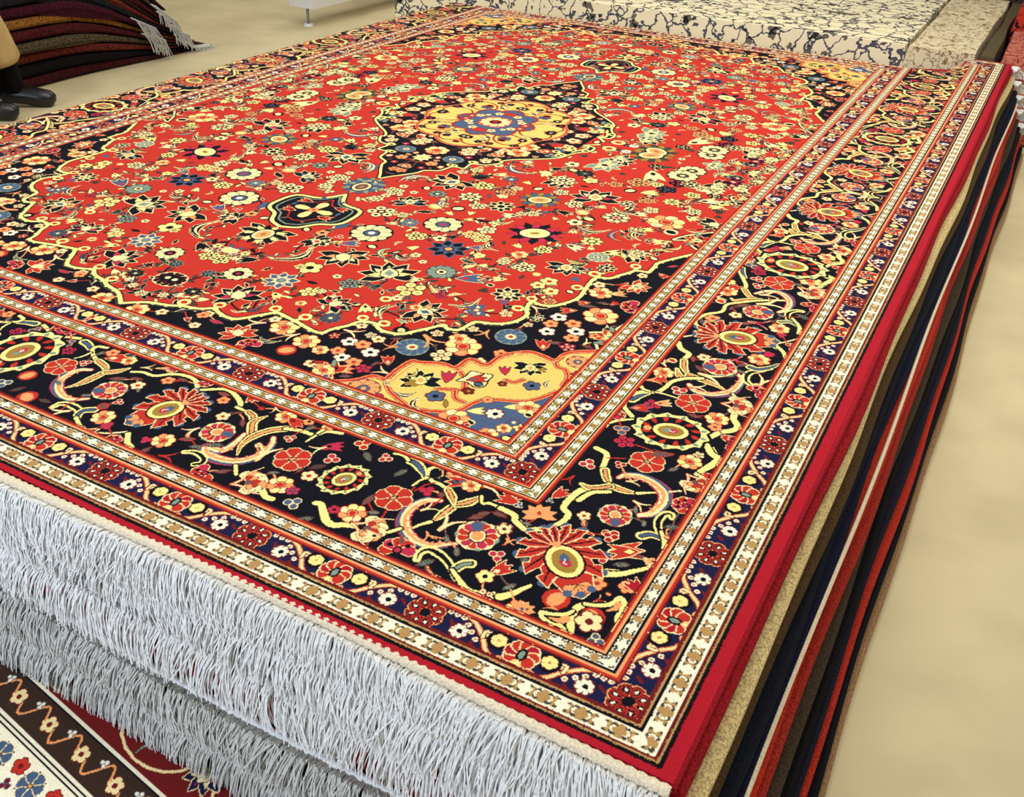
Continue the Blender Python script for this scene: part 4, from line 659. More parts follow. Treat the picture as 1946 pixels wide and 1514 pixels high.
    # ---- medallion
    M=smooth(D['medo'],k=4); body=np.vstack([M,[[M[-1][0],0],[0,0],[0,M[0][1]]]])
    L.fill(body,COL['k']); q=L.box(0,0,600,760); mm=np.zeros_like(inner); mm[q[2]:q[3],q[0]:q[1]]=L.inside(body,q[4],q[5])
    L.clip=mm
    pts=np.array([[m[1],m[2]] for m in D['med']],float)
    for i in range(len(pts)):
        d=np.hypot(*(pts-pts[i]).T)
        for j in np.argsort(d)[1:3]: L.stroke(smooth([pts[i],(pts[i]+pts[j])/2+R.uniform(-10,10,2),pts[j]]),COL[R.choice(list('wmr'))],2.6)
    mot(D['med'])
    occ=(g!=COL['k'])|~mm
    for _ in range(1500):
        x,y=R.uniform(0,450),R.uniform(0,700); i,j=int(y/KN),int(x/KN)
        if occ[max(0,i-9):i+9,max(0,j-9):j+9].any(): continue
        k=R.choice(['five','dot','tri','lf']); v={'lf':'wm','dot':'cr','five':R.choice(['er','cr','ck','pc']),'tri':'rc'}[k]
        put(k,x,y,R.uniform(9,13),R.uniform(0,6.3),v); occ[max(0,i-8):i+8,max(0,j-8):j+8]=True
    L.clip=None
    L.stroke(M,COL['k'],16); L.stroke(M,COL['y'],8)
    for m in D['med']:
        if m[0]=='loop':
            x,y,r=m[1],m[2],m[3]*.9; d=np.hypot(M[:,0]-x,M[:,1]-y); j=d.argmin(); (L.stroke([(x,y),tuple(M[j])],COL['y'],7) if d[j]<60 else 0)
            L.fill(ell(x,y,r,r),COL['y']); L.fill(ell(x,y,r*.5,r*.5),COL['k'])
    # gold lobed heart with a slate centre
    t=np.linspace(0,np.pi/2,60); 
    rad=lambda t,k,a: (1+a*np.abs(np.cos(t*k)))
    G=np.stack([262*np.cos(t)*rad(t,4,.12),300*np.sin(t)*rad(t,4,.12)],1)/1.1
    gb=np.vstack([G,[[0,0]]]); L.fill(gb,17); q=L.box(0,0,330,360); gm=np.zeros_like(inner); gm[q[2]:q[3],q[0]:q[1]]=L.inside(gb,q[4],q[5])
    L.clip=None
    for c,w in (('m',13),('e',10),('r',5.5)): L.stroke(G,COL[c],w)
    L.clip=gm
    for a in (.2,.78,1.35):
        cx,cy_=185*math.cos(a),215*math.sin(a); e=ell(cx,cy_,60,46,a)
        L.stroke(np.vstack([e,e[:1]]),COL['m'],7); L.stroke(np.vstack([e,e[:1]]),COL['r'],3.5)
    mot(D['goldm'])
    Bc=np.stack([118*np.cos(t)*rad(t,4,.25),135*np.sin(t)*rad(t,4,.25)],1)
    L.fill(np.vstack([Bc,[[0,0]]]),COL['b']); L.stroke(Bc,COL['m'],9); L.stroke(Bc,COL['r'],5); L.clip=None
    mot(D['bluem']); m_ros(L,0,0,56,0,'rckr')
    for a in (.4,1.15): m_five(L,92*math.cos(a),105*math.sin(a),18,a,'cr')
    # ---- pendants on the long axis
    q=np.array(D['pend'],float); q[0][0]=0;q[-1][0]=0; Q=smooth(q,k=4); full=np.vstack([Q,Q[::-1]*[-1,1]])
    L.fill(full,COL['k']); L.stroke(full,COL['k'],20); L.stroke(full,COL['y'],11); 
    L.stroke(Q-(Q-[0,1010])*.16,COL['g'],5)
    L.fill(np.array(full)*[.74,.74]+[0,1010*.26],COL['k'])
    e=np.array(full)*[.62,.62]+[0,1010*.38]; L.stroke(e,COL['m'],6); L.stroke(e,COL['r'],3.5)
    for a in range(4): 
        an=a*math.pi/2+.0; L.fill(tf(petal,0,1010,62,an),COL['y'],COL['m'],2); 
    m_bud(L,58,1040,20,0,"rck"); m_bud(L,58,965,20,0,'rck'); m_five(L,0,1010,16,0,'er'); m_lf(L,75,1000,16,1.5,'bk'); m_lf(L,30,1095,16,.8,'wk'); m_lf(L,30,925,16,-.8,'bk')
    m_sun(L,0,1215,62,1.57,'kcey'); m_sun(L,0,790,62,-1.57,'bkwg')
    # ---- main border
    mainb=(b>=4)&(b<5); L.clip=mainb
    U=lambda s:s
    m_side=side
    def vn(lst,dv=0):
        for k,w0,w1,wm,pts in lst:
            p=np.array(pts,float)+[0,dv]; wm=wm or None
            if k=='y': L.stroke(smooth(p),COL['k'],w0*.8+6,w1*.8+6,None if wm is None else wm*.8+6); L.stroke(smooth(p),COL['y'],w0*.8,w1*.8,None if wm is None else wm*.8)
            elif k=='L':
                q=smooth(p); L.stroke(q,COL['k'],w0+5,w1+4,wm+5); L.stroke(q,COL['y'],w0+1,w1+1,wm+1); L.stroke(q,COL['k'],w0*.62,1,wm*.62); L.stroke(q,COL['e'],w0*.36,.5,wm*.38)
            elif k=='B':
                q=smooth(p); L.stroke(q,COL['y'],w0*.9,w1*.9,wm*.9); L.stroke(q,COL['k'],w0*.5,w1*.4,wm*.55); L.stroke(q,COL['b' if (p[0][0]+p[0][1])%2 else 'g'],w0*.3,w1*.2,wm*.38)
            elif k=='S':
                q=smooth(p); L.stroke(q,COL['y'],w0*.95,w1*.95,wm*1.1); L.stroke(q,COL['k'],w0*.1,w1*.5,wm*.55)
            elif k=='X':
                q=smooth(p); L.stroke(q,COL['p'],w0+3,w1+3,wm+5); L.stroke(q,COL['c'],w0*.9,w1*.9,wm*.95)
                nrm=np.zeros_like(q); nrm[1:-1]=q[2:]-q[:-2]; nrm=np.stack([-nrm[:,1],nrm[:,0]],1); ln=np.hypot(*nrm.T)[:,None]+1e-6; nrm/=ln
                cen=q.mean(0); sgn=np.sign(((q-cen)*nrm).sum(1))[:,None]; out_=q+nrm*sgn*wm*.34
                L.stroke(out_[4:-4],COL['b'],2,2,wm*.28); L.stroke((q-nrm*sgn*wm*.1)[3:-3],COL['e'],1,1,wm*.3)
                for i in range(6,len(q)-6,4):
                    a=math.atan2(*(-(nrm*sgn)[i])[::-1]); L.fill(tf([(0,-.5),(1.3,.4),(0,.6)],q[i][0],q[i][1],10,a),COL['e'])
            else: L.stroke(smooth(p),COL[k],w0*.75,w1*.75)
    maskN=mainb&side; maskR=mainb&~side
    L.clip=mainb
    vn(D['vN']); vn(D['vR']); vn(D['vR2']); vn(D['vR2'],-884); vn(D['vC'])
    def thr(lst,dv=0):
        # dusky threads joining blossoms
        p=np.array([[m[1],m[2]+dv] for m in lst if not m[0].startswith('pal')],float)
        for i in range(len(p)):
            d=np.hypot(*(p-p[i]).T); j=np.argsort(d)[1]
            if d[j]<90: L.stroke(smooth([p[i],(p[i]+p[j])/2+R.uniform(-6,6,2),p[j]]),COL[R.choice(list('wre'))],3)
    for l,dv in ((D['bN'],0),(D['bR'],0),(D['bR2'],0),(D['bR2'],-884)):
        thr(l,dv); mot([m for m in l if not m[0].startswith('pal')],dv)
    for l,dv in ((D['bN'],0),(D['bR2'],0),(D['bR2'],-884)): mot([m for m in l if m[0].startswith('pal')],dv)
    m_palA(L,1228,640,88,0); m_palA(L,0,1939,86,-1.57)
    occ=(g!=COL['k'])|~mainb
    for _ in range(9000):
        x,y=R.uniform(0,1352),R.uniform(0,2072); i,j=int(y/KN),int(x/KN)
        if not mainb[min(i,L.ny-1),min(j,L.nx-1)]: continue
        if occ[max(0,i-9):i+10,max(0,j-9):j+10].any(): continue
        k=R.choice(['five','spr','dot','tri','lf','comb','spr','tri']); v={'lf':R.choice(['wm','wr','dm']),'dot':'er','five':R.choice(['er','cr']),'tri':R.choice(['rc','pc','bc']),'comb':'gd','spr':R.choice(['er','rm','cm','ce'])}[k]
        put(k,x,y,R.uniform(13,17),R.uniform(0,6.3),v); occ[max(0,i-9):i+9,max(0,j-9):j+9]=True
    mot(D['corner']) if False else None
    L.clip=mainb
    m_palB(L,1219,1930,72,math.atan2(1,1)*1.0); mot([m for m in D['corner'] if m[0]!='palB'])
    # ---- narrow rosette borders
    def minor(i0,i1,starU,starV,scale):
        band=(b>=i0+1)&(b<i1+1); L.clip=band; g[band]=COL['n']
        for axis in (0,1):
            E=EU if axis==0 else EV; lo,hi=E[i0],E[i1]; w=hi-lo
            st=starU if axis==1 else starV
            L.clip=band&(side if axis==1 else ~side)
            def pt(a,t): return (a,lo+t*w) if axis==1 else (lo+t*w,a)
            def dirn(da,dt): return math.atan2(dt,da) if axis==1 else math.atan2(da,dt)
            for s0,s1 in zip(st[:-1],st[1:]):
                p=s1-s0; mk=w*.40
                vine=[pt(s0+p*x,t) for x,t in ((0,.10),(.12,.13),(.22,.22),(.30,.5),(.36,.8),(.45,.93),(.55,.93),(.64,.8),(.70,.5),(.78,.22),(.88,.13),(1,.10))]
                q=smooth(vine); L.stroke(q,COL['m'],w*.15); L.stroke(q,COL['e'],w*.10); L.stroke(q,COL['c'],w*.045)
                for x,sg in ((.30,-1),(.70,1)):
                    for dx,tt in ((.02,.28),(.05,.12),(-.0,.35)):
                        br=smooth([pt(s0+p*x,.5),pt(s0+p*(x-sg*dx*.6),.33),pt(s0+p*(x-sg*(dx+.05)),tt)]); L.stroke(br,COL['m'],w*.13,w*.06); L.stroke(br,COL['c'],w*.075,w*.03)
                    for k in range(6):
                        X=(.10+.036*k); tt=.24+.10*max(0,k-2)*1.3
                        X=X if sg<0 else 1-X; c=pt(s0+p*X,tt); L.disc(*c,w*.075,COL['m']); L.disc(*c,w*.062,COL['i']); L.disc(*c,w*.03,COL['t'])
                for x in (.19,.81):
                    c=pt(s0+p*x,.60); m_dais(L,*c,w*.19,.3)
                for x in (.375,.625):
                    c=pt(s0+p*x,.42); L.disc(*c,w*.25,COL['k']); m_yel(L,*c,w*.165,.2)
                c=pt(s0+p*.5,.52); a=dirn(0,-1)
                petals(L,*c,w*.36,a,7,1.6,'rxr','c',w*.03,span=4.4)
                L.fill(ell(*c,w*.17,w*.11,a),COL['k']); L.fill(ell(*c,w*.11,w*.06,a),COL['g'])
                m_bud(L,*pt(s0+p*.5,.82),w*.15,a+3.14,'yec')
                for x in (.42,.58): L.disc(*pt(s0+p*x,.85),w*.09,COL['e'])
                for x,tt in ((.1,.85),(.9,.85),(.27,.75),(.73,.75),(.13,.45),(.87,.45)): 
                    c=pt(s0+p*x,tt); L.stroke([c,(c[0]+w*.1,c[1]+w*.08)],COL['m'],w*.07)
                for x in (.075,.925): m_lf(L,*pt(s0+p*x,.86),w*.1,.5,'dn')
            for s0 in st: m_star8(L,*pt(s0,.52),w*.41,.2)
        L.clip=None
    minor(1,2,[-20*0-173,134,443,754,1056],[-170,130,446,795,1141,1455,1762],1)
    minor(5,6,[-180,135,455,776,1096,1408],[-240,80,422,764,1106,1448,1795,2128],1)
    # ---- guard stripes with little hooked stars
    for i0,big in ((0,0),(2,0),(4,0),(6,1)):
        band=(b>=i0+1)&(b<i0+2); 
        for axis in (0,1):
            m=band&(side if axis else ~side); E=EV if axis else EU; lo,hi=E[i0],E[i0+1]
            a=(Ximg if axis else Yimg); t=((Yimg if axis else Ximg)-lo)/(hi-lo)
            p=27. if big else (19. if i0==4 else 15.); ph=(a/p)%1; k=np.floor(a/p).astype(int)%2
            col=np.full(a.shape,COL['i'],np.uint8)
            tt=np.abs(t-.5); xx=np.abs(ph-.5)
            starA=(np.maximum(tt*.9,xx)<.36)&((tt<.13)|(xx<.16)|(np.abs(tt-xx)<.10))
            bg=(k==0)
            col[bg&starA]=COL['t' if (big or i0>=4) else 'o']
            col[(k==1)&starA]=COL['i']
            rnd=L.jx[::1]+.5
            hook=((np.abs(tt-.27)<.07)&(np.abs(xx-.32)<.13))|((xx>.44)&(tt<.28)&(tt>.10))
            col[hook]=COL['d']
            if big: col[(k==1)&~starA&(tt<.33)]=COL['t']
            g[m]=col[m]
    # ---- fine lines beside the guards
    d_in=[]
    def line(i,off,w,c):
        bu_=Ximg-(EU[i]+off); bv_=Yimg-(EV[i]+off); dd=np.maximum(bu_,bv_); g[np.abs(dd)<=w/2]=COL[c]
    for i in range(8):
        o=1 if i%2 else -1; s=1.0 if i<4 else 1.25
        if i==6: line(i,-2,5,'z'); line(i,-6.5,3.4,'t'); line(i,-11,6,'m'); continue
        if i==7: line(i,2,3.2,'m'); line(i,5.5,3,'t'); line(i,10,5.5,'z'); continue
        line(i,0,2.8*s,'z'); line(i,o*3.6*s,3.8*s,'e'); line(i,o*7.2*s,4.5,'r' if i<6 else 'm'); line(i,o*10.6*s,2.6,'m')
    g[(np.maximum(Ximg-EU[7],Yimg-EV[7])>13)]=COL['x']
    return g

# ---------------- helpers
def lin(c): return tuple((x/255/12.92 if x/255<=.04045 else ((x/255+.055)/1.055)**2.4) for x in c)+(1,)
def mat(name,rgb,rough=.95,noise=.25,scale=250,bump=.25,rgb2=None,sheen=0,scale2=None):
    m=bpy.data.materials.new(name); m.use_nodes=True; n=m.node_tree.nodes; k=m.node_tree.links; b=n['Principled BSDF']; b.inputs['Roughness'].default_value=rough
    tc=n.new('ShaderNodeTexCoord'); t=n.new('ShaderNodeTexNoise'); t.inputs['Scale'].default_value=scale2 or scale; t.inputs['Detail'].default_value=4; k.new(tc.outputs['Object'],t.inputs['Vector'])
    r=n.new('ShaderNodeValToRGB'); c=lin(rgb); d=lin(rgb2) if rgb2 else tuple(x*(1-noise*1.6) for x in c[:3])+(1,)
    r.color_ramp.elements[0].position=.36; r.color_ramp.elements[1].position=.64; r.color_ramp.elements[0].color=d; r.color_ramp.elements[1].color=c
    k.new(t.outputs['Fac'],r.inputs['Fac']); k.new(r.outputs['Color'],b.inputs['Base Color'])
    t2=n.new('ShaderNodeTexNoise'); t2.inputs['Scale'].default_value=scale; k.new(tc.outputs['Object'],t2.inputs['Vector'])
    u=n.new('ShaderNodeBump'); u.inputs['Strength'].default_value=bump; u.inputs['Distance'].default_value=.004; k.new(t2.outputs['Fac'],u.inputs['Height']); k.new(u.outputs['Normal'],b.inputs['Normal'])
    b.inputs['Specular IOR Level'].default_value=.15 if rough>.7 else .5
    return m
def woven(name,g,w,h):
    """Material from the woven knot grid made above (computed here, not loaded)."""
    pal=np.array([lin(c) for c in RGB],np.float32); ny,nx=g.shape
    px=pal[g]; rn=np.random.RandomState(3).rand(ny,nx,1).astype(np.float32); row=np.random.RandomState(8).rand(ny,1,1).astype(np.float32)
    px[...,:3]*=.86+.20*rn+.08*row
    im=bpy.data.images.new(name,nx,ny,float_buffer=True); im.colorspace_settings.name='Non-Color'; im.pixels.foreach_set(px.ravel()); im.update()
    m=mat(name,(200,60,45),bump=.35,scale=420); n=m.node_tree.nodes; k=m.node_tree.links; b=n['Principled BSDF']
    t=n.new('ShaderNodeTexImage'); t.image=im; t.interpolation='Linear'; t.extension='EXTEND'; uv=n.new('ShaderNodeUVMap'); k.new(uv.outputs[0],t.inputs[0]); k.new(t.outputs[0],b.inputs['Base Color'])
    return m
def mesh(name,v,f,m,parent=None,smooth_=False,loc=None):
    me=bpy.data.meshes.new(name); me.from_pydata([tuple(p) for p in v],[],[tuple(q) for q in f]); me.update(); me.materials.append(m)
    if smooth_: me.polygons.foreach_set('use_smooth',[True]*len(me.polygons))
    o=bpy.data.objects.new(name,me); C.objects.link(o); o.parent=parent
    return o
def tag(o,label,cat,group=None): o['label']=label; o['category']=cat; (group and o.__setitem__('group',group)); return o
def thing(name,label,cat,group=None):
    o=bpy.data.objects.new(name,None); C.objects.link(o); return tag(o,label,cat,group)
def struct(o): o['kind']='structure'; return o
def bx(x0,x1,y0,y1,z0,z1): 
    v=[(x,y,z) for x in(x0,x1) for y in(y0,y1) for z in(z0,z1)]; return v,[(0,1,3,2),(4,6,7,5),(0,4,5,1),(2,3,7,6),(0,2,6,4),(1,5,7,3)]
def slab(x0,x1,y0,y1,z,th,nx=24,ny=70,amp=.006,fz=None,seed=0,edge=.006):
    """A thick flexible sheet with a rounded, slightly wandering edge; z is its top."""
    r=random.Random(seed); a=[r.uniform(0,6.3) for _ in range(6)]; V=[];Fc=[]
    prof=[(.3,0,1),(0,0,1)]
    def P(s,t,inset,k):
        x=x0+(x1-x0)*s; y=y0+(y1-y0)*t
        wx=amp*(math.sin(y*3.1+a[0])+.5*math.sin(y*7.7+a[1])); wy=amp*(math.sin(x*3.3+a[2])+.5*math.sin(x*8.1+a[3]))
        sx=1 if s>.5 else -1; sy=1 if t>.5 else -1
        x+=wx*(abs(2*s-1)**8)*sx; y+=wy*(abs(2*t-1)**8)*sy
        ex=abs(2*s-1)==1; ey=abs(2*t-1)==1
        if ex: x-=sx*inset
        if ey: y-=sy*inset
        zz=z if fz is None else fz(x,y); return (x,y,zz-(th(x,y) if callable(th) else th)*k)
    rows=[]
    for (ins,k) in ((edge,0.),):
        pass
    for j in range(ny+1):
        for i in range(nx+1): V.append(P(i/nx,j/ny,edge,0))
    idx=lambda i,j:j*(nx+1)+i
    for j in range(ny):
        for i in range(nx): Fc.append((idx(i,j),idx(i+1,j),idx(i+1,j+1),idx(i,j+1)))
    per=[(i,0) for i in range(nx)]+[(nx,j) for j in range(ny)]+[(i,ny) for i in range(nx,0,-1)]+[(0,j) for j in range(ny,0,-1)]
    prev=[idx(*p) for p in per]
    for ins,k in ((0,.25),(0,.75),(edge,1.)):
        base=len(V); V+= [P(i/nx,j/ny,ins,k) for i,j in per]; n=len(per)
        for q in range(n): Fc.append((prev[q],base+q,base+(q+1)%n,prev[(q+1)%n]))
        prev=list(range(base,base+n))
    Fc.append(tuple(prev)); return V,Fc
def strands(pts_fn,n,rad,seed,per=1):
    r=random.Random(seed); V=[];Fc=[]
    for i in range(n):
        P=pts_fn(i/n,r)
        if P is None: continue
        base=len(V)
        for k,p in enumerate(P):
            q=rad*(1-.35*k/len(P))
            for a in (0,2.1,4.2): V.append((p[0]+math.cos(a)*q,p[1]+math.sin(a)*q*.5,p[2]+math.sin(a)*q))
        for k in range(len(P)-1):
            for a in range(3): c=base+3*k+a; d=base+3*k+(a+1)%3; Fc.append((c,d,d+3,c+3))
    return V,Fc
def tube(P,Rr,n=16,cap=True):
    V=[];Fc=[]; P=[Vector(p) for p in P]
    for k,p in enumerate(P):
        t=(P[min(k+1,len(P)-1)]-P[max(k-1,0)]).normalized(); a=t.cross(Vector((0,1,.1))).normalized(); b=t.cross(a)
        for i in range(n):
            an=2*math.pi*i/n; rr=Rr[k] if not isinstance(Rr[k],tuple) else Rr[k][0]; r2=rr if not isinstance(Rr[k],tuple) else Rr[k][1]
            V.append(p+a*math.cos(an)*rr+b*math.sin(an)*r2)
    for k in range(len(P)-1):
        for i in range(n): Fc.append((k*n+i,k*n+(i+1)%n,(k+1)*n+(i+1)%n,(k+1)*n+i))
    Fc+= [tuple(range(n))[::-1],tuple((len(P)-1)*n+i for i in range(n))]
    return V,Fc
# ---------------- setting
conc=mat('concrete',(214,200,160),rough=.75,scale=35,scale2=3.2,bump=.12,rgb2=(198,184,146))
v,f=bx(-9,6,-6,11,-.1,0); struct(mesh('floor',v,f,conc))
wallm=mat('plaster',(205,198,180),rough=.9,scale=60)
v,f=bx(-9,6,11,11.2,0,4); struct(mesh('wall_back',v,f,wallm))
v,f=bx(-9.2,-9,-6,11,0,4); struct(mesh('wall_left',v,f,wallm))
# ---------------- the top rug
g=weave_rug()
top=woven('rug_pile_woven',g,1503,2215)
EW=[m_ for m_ in ()]
crim=mat('crimson_pile',(176,26,44),scale=300,bump=.5); cotton=mat('cotton_fringe',(240,240,238),scale=200,noise=.12); cordm=mat('cream_overcast',(238,222,192),scale=260,noise=.15,bump=.6)
greyc=mat('grey_cotton_fringe',(206,206,200),scale=200,noise=.15)
def yend(x,i): return -(2.218+.0085*i)-.006*math.sin(x*5+i*1.7)
def drop(x,y):
    q=max(0.,min(1.,(1.32-x)/.35)); return max(0.,-1.31-x)*1.25+max(0.,y-1.84)*.85*q
def zt(x,y): return H-drop(x,y)+.0015*math.sin(x*4)*math.sin(y*3)
t=thing('persian_rug','large red and navy medallion rug with cream fringe on top of the tall pile','rug')
V_,F2=[],[]
NX,NY=60,90; hx,hy=1.503,2.215
for j in range(NY+1):
    for i in range(NX+1):
        x=-hx+2*hx*i/NX; y=-hy+2*hy*j/NY; V_.append((x,y,zt(x,y)))
for j in range(NY):
    for i in range(NX): a=j*(NX+1)+i; F2.append((a,a+1,a+NX+2,a+NX+1))
o=mesh('pile',V_,F2,top,t); uv=o.data.uv_layers.new(name='UVMap'); ny,nx=g.shape
for lp in o.data.loops:
    p=o.data.vertices[lp.vertex_index].co; uv.data[lp.index].uv=(abs(p.x)*1000/KN/nx,abs(p.y)*1000/KN/ny)
o.modifiers.new('s','SMOOTH').iterations=0
v,f=slab(-hx-.006,hx+.006,-hy,hy,H-.0008,.016,nx=30,ny=90,amp=.002,edge=.004,fz=lambda x,y:zt(x,y)-.0012); mesh('selvedge',v,f,crim,t)
def cord(i,z,rad,x0,x1,yo=0.):
    n=int((x1-x0)/.0075); V=[];Fc=[]
    for k in range(n+1):
        x=x0+(x1-x0)*k/n; yy=yend(x,i)+yo; r=rad*(1 if k%2 else .78)
        for a in range(8): an=a*math.pi/4; V.append((x,yy+math.cos(an)*r,z+math.sin(an)*r*.8))
    for k in range(n):
        for a in range(8): Fc.append((k*8+a,k*8+(a+1)%8,(k+1)*8+(a+1)%8,(k+1)*8+a))
    return V,Fc
def fringe(i,z,length,n,x0,x1,rad=.0016,out=.035,wild=.012):
    def fn(s,r):
        x=x0+(x1-x0)*s+r.uniform(-.004,.004); y=yend(x,i)-.006; sw=r.gauss(0,wild)+.012*math.sin(x*19+i); L=length*r.uniform(.8,1.12); oo=out*r.uniform(.7,1.2)
        zz=z+r.uniform(-.003,.003)
        return [(x,y,zz),(x+sw*.2,y-oo*.45,zz+.002),(x+sw*.5,y-oo*.85,zz-L*.2),(x+sw*.8,y-oo*1.08,zz-L*.55),(x+sw*1.2,y-oo*1.1-r.uniform(0,.006),max(zz-L,.012))]
    return strands(fn,n,rad,i*7+1)
v,f=cord(0,H-.006,.0095,-1.5,1.503); mesh('overcast_edge',v,f,cordm,t,True)
v,f=fringe(0,H-.012,.062,2300,-.2,1.5,out=.026); mesh('fringe',v,f,cotton,t)
# ---------------- rugs of the same pile, seen by their edges
cols=[('crimson',(168,24,36)),('cream',(236,212,150)),('dark brown and olive',(84,62,36)),('deep blue black',(16,22,34)),('navy with a white binding',(22,24,50)),('bright red',(206,56,38)),('brick red',(176,48,36)),('olive brown',(72,58,44)),('black',(12,12,16)),('dark navy',(26,26,44)),('thin red',(196,52,36)),('black and navy',(14,14,24)),('braided tan and brown',(172,132,92))]
n=len(cols); dz=(H-.018)/n
for i,(cn,c) in enumerate(cols):
    top_z=H-.018-i*dz; k=(i+1)/n; m=mat('wool_'+cn.replace(' ','_'),c,scale=260,bump=.6,noise=.35)
    pos='just below the top red rug' if i==0 else ('lowest of the tall pile, on the floor' if i==n-1 else 'layer %s in the tall pile'%['','second','third','fourth','fifth','sixth','seventh','eighth','ninth','tenth','eleventh','twelfth'][i])
    r=thing('stacked_rug','%s rug edge, %s'%(cn,pos),'rug','rugs in the tall pile')
    v,f=slab(-1.50,1.508+.165*k,-(2.205+.0085*i),2.2+.01*math.sin(i*2.3),top_z,(lambda x,y: dz*.86*(1-min(.9,drop(x,y)/H))),fz=(lambda x,y,top_z=top_z: top_z-drop(x,y)*top_z/H),nx=40,ny=90,amp=.005,seed=i,edge=.007); mesh('pile',v,f,m,r)
    if i in (4,): 
        v,f=tube([(1.514+.165*k+.004*math.sin(y*4.),y,top_z-dz*.2) for y in [-2.2+4.3*q/60 for q in range(61)]],[.004]*61,6); mesh('binding_cord',v,f,cordm,r)
    xr=1.5+.16*k
    if i in (0,1,3,6,8,12):
        v,f=cord(i,top_z-dz*.5,.008,-.3,xr-.01); mesh('overcast_edge',v,f,cotton if i<9 else cordm,r,True)
    if i in (0,1,3,6,8,12):
        L={0:.05,1:.06,3:.07,6:.055,8:.095,12:.035}[i]
        v,f=fringe(i,top_z-dz*.5,L,1900,-.2,xr-.03,out=.03+.003*(i%3),wild=.014); mesh('fringe',v,f,cotton if i<6 or i==12 else greyc,r)
    if i in (0,2,4,6,8):       # knotted tails at the far corner
        def fn(s,rr,z=top_z,xr=xr): x=xr-.05+.07*s; return [(x,2.2,z-.01),(x+rr.uniform(0,.02),2.23,z+.004),(x+rr.uniform(.01,.04),2.25,z-.02),(x+rr.uniform(.01,.05),2.255,z-.05)]
        v,f=strands(fn,26,.005,i); mesh('corner_tassel',v,f,cotton,r)
# ---------------- patterned rug lying in front of the pile
def weave_front():
    L=Loom(1500,700,COL['w']); g=L.g
    bands=[(0,230,2),(230,236,12),(236,300,18),(300,307,12),(307,392,12),(392,398,10),(398,440,14),(440,446,9),(446,700,11)]
    for a,b,c in bands: g[int(a/KN):int(b/KN)]=c
    L.fill(smooth([(0,0),(1500,0),(1500,60),(1100,90),(900,40),(700,110),(400,80),(200,130),(0,90)],True),19)
    for x in range(20,1500,230):
        e=ell(x,140,95,80); L.stroke(np.vstack([e,e[:1]]),COL['c'],5)
        for q in range(6): m_spr(L,x+R2.uniform(-60,60),140+R2.uniform(-50,50),18,R2.uniform(0,6),'gd')
        m_lot(L,x+115,170,34,1.5,'ncpi')
    for x in range(30,1500,90):
        m_five(L,x,268,16,0,'cm'); L.stroke(smooth([(x+12,268),(x+30,248),(x+60,288),(x+78,268)]),COL['e'],4); m_tri(L,x+45,255,9,0,'ib')
        m_redl(L,x+20,350,24,.3,'bc'); m_five(L,x+62,340,15,0,'rm'); m_tri(L,x+55,372,11,1,'mb'); m_gold(L,x,520,38,0,'e')
    for y in (230,300,308): g[int((y+6)/KN):int((y+9)/KN)]=0
    return g
R2=np.random.RandomState(2); RGB.append((58,40,30)); RGB.append((92,106,126)); KN=1.5
gf=weave_front(); RGB_=RGB; fm=woven('front_rug_woven',gf,1500,700)
t=thing('patterned_rug','dark red, slate and ivory patterned rug lying low in front of the fringed pile','rug')
V_=[];F2=[];a0=-.142; ox,oy=1.62,-2.305
def fp(s,d): return (ox-math.cos(a0)*s*1.0+math.sin(a0)*d*0, oy-d*1.0+ .142*(s-0.9)*1.0, .085+.004*math.sin(s*6)+.003*math.sin(d*9))
for j in range(25):
    for i in range(51): V_.append(fp(3.0*i/50,-.16+.95*j/24))
for j in range(24):
    for i in range(50): a=j*51+i; F2.append((a,a+51,a+52,a+1))
o=mesh('pile',V_,F2,fm,t); uv=o.data.uv_layers.new(name='UVMap')
for lp in o.data.loops:
    i=lp.vertex_index%51; j=lp.vertex_index//51; uv.data[lp.index].uv=((3.0*i/50)/1.5%1.0 if i<50 else 1.0,(j/24*.95)/.7)
o['note']=''; del o['note']
base=V_; bot=[(x,y,.0) for x,y,z in V_]; per=[i for i in range(51)]+[j*51+50 for j in range(1,25)]+[24*51+i for i in range(49,-1,-1)]+[j*51 for j in range(23,0,-1)]
vv=[V_[p] for p in per]+[bot[p] for p in per]; q=len(per); mesh('side_edge',[(x,y,z-.001) for x,y,z in vv],[(k,k+q,(k+1)%q+q,(k+1)%q) for k in range(q)],crim,t)
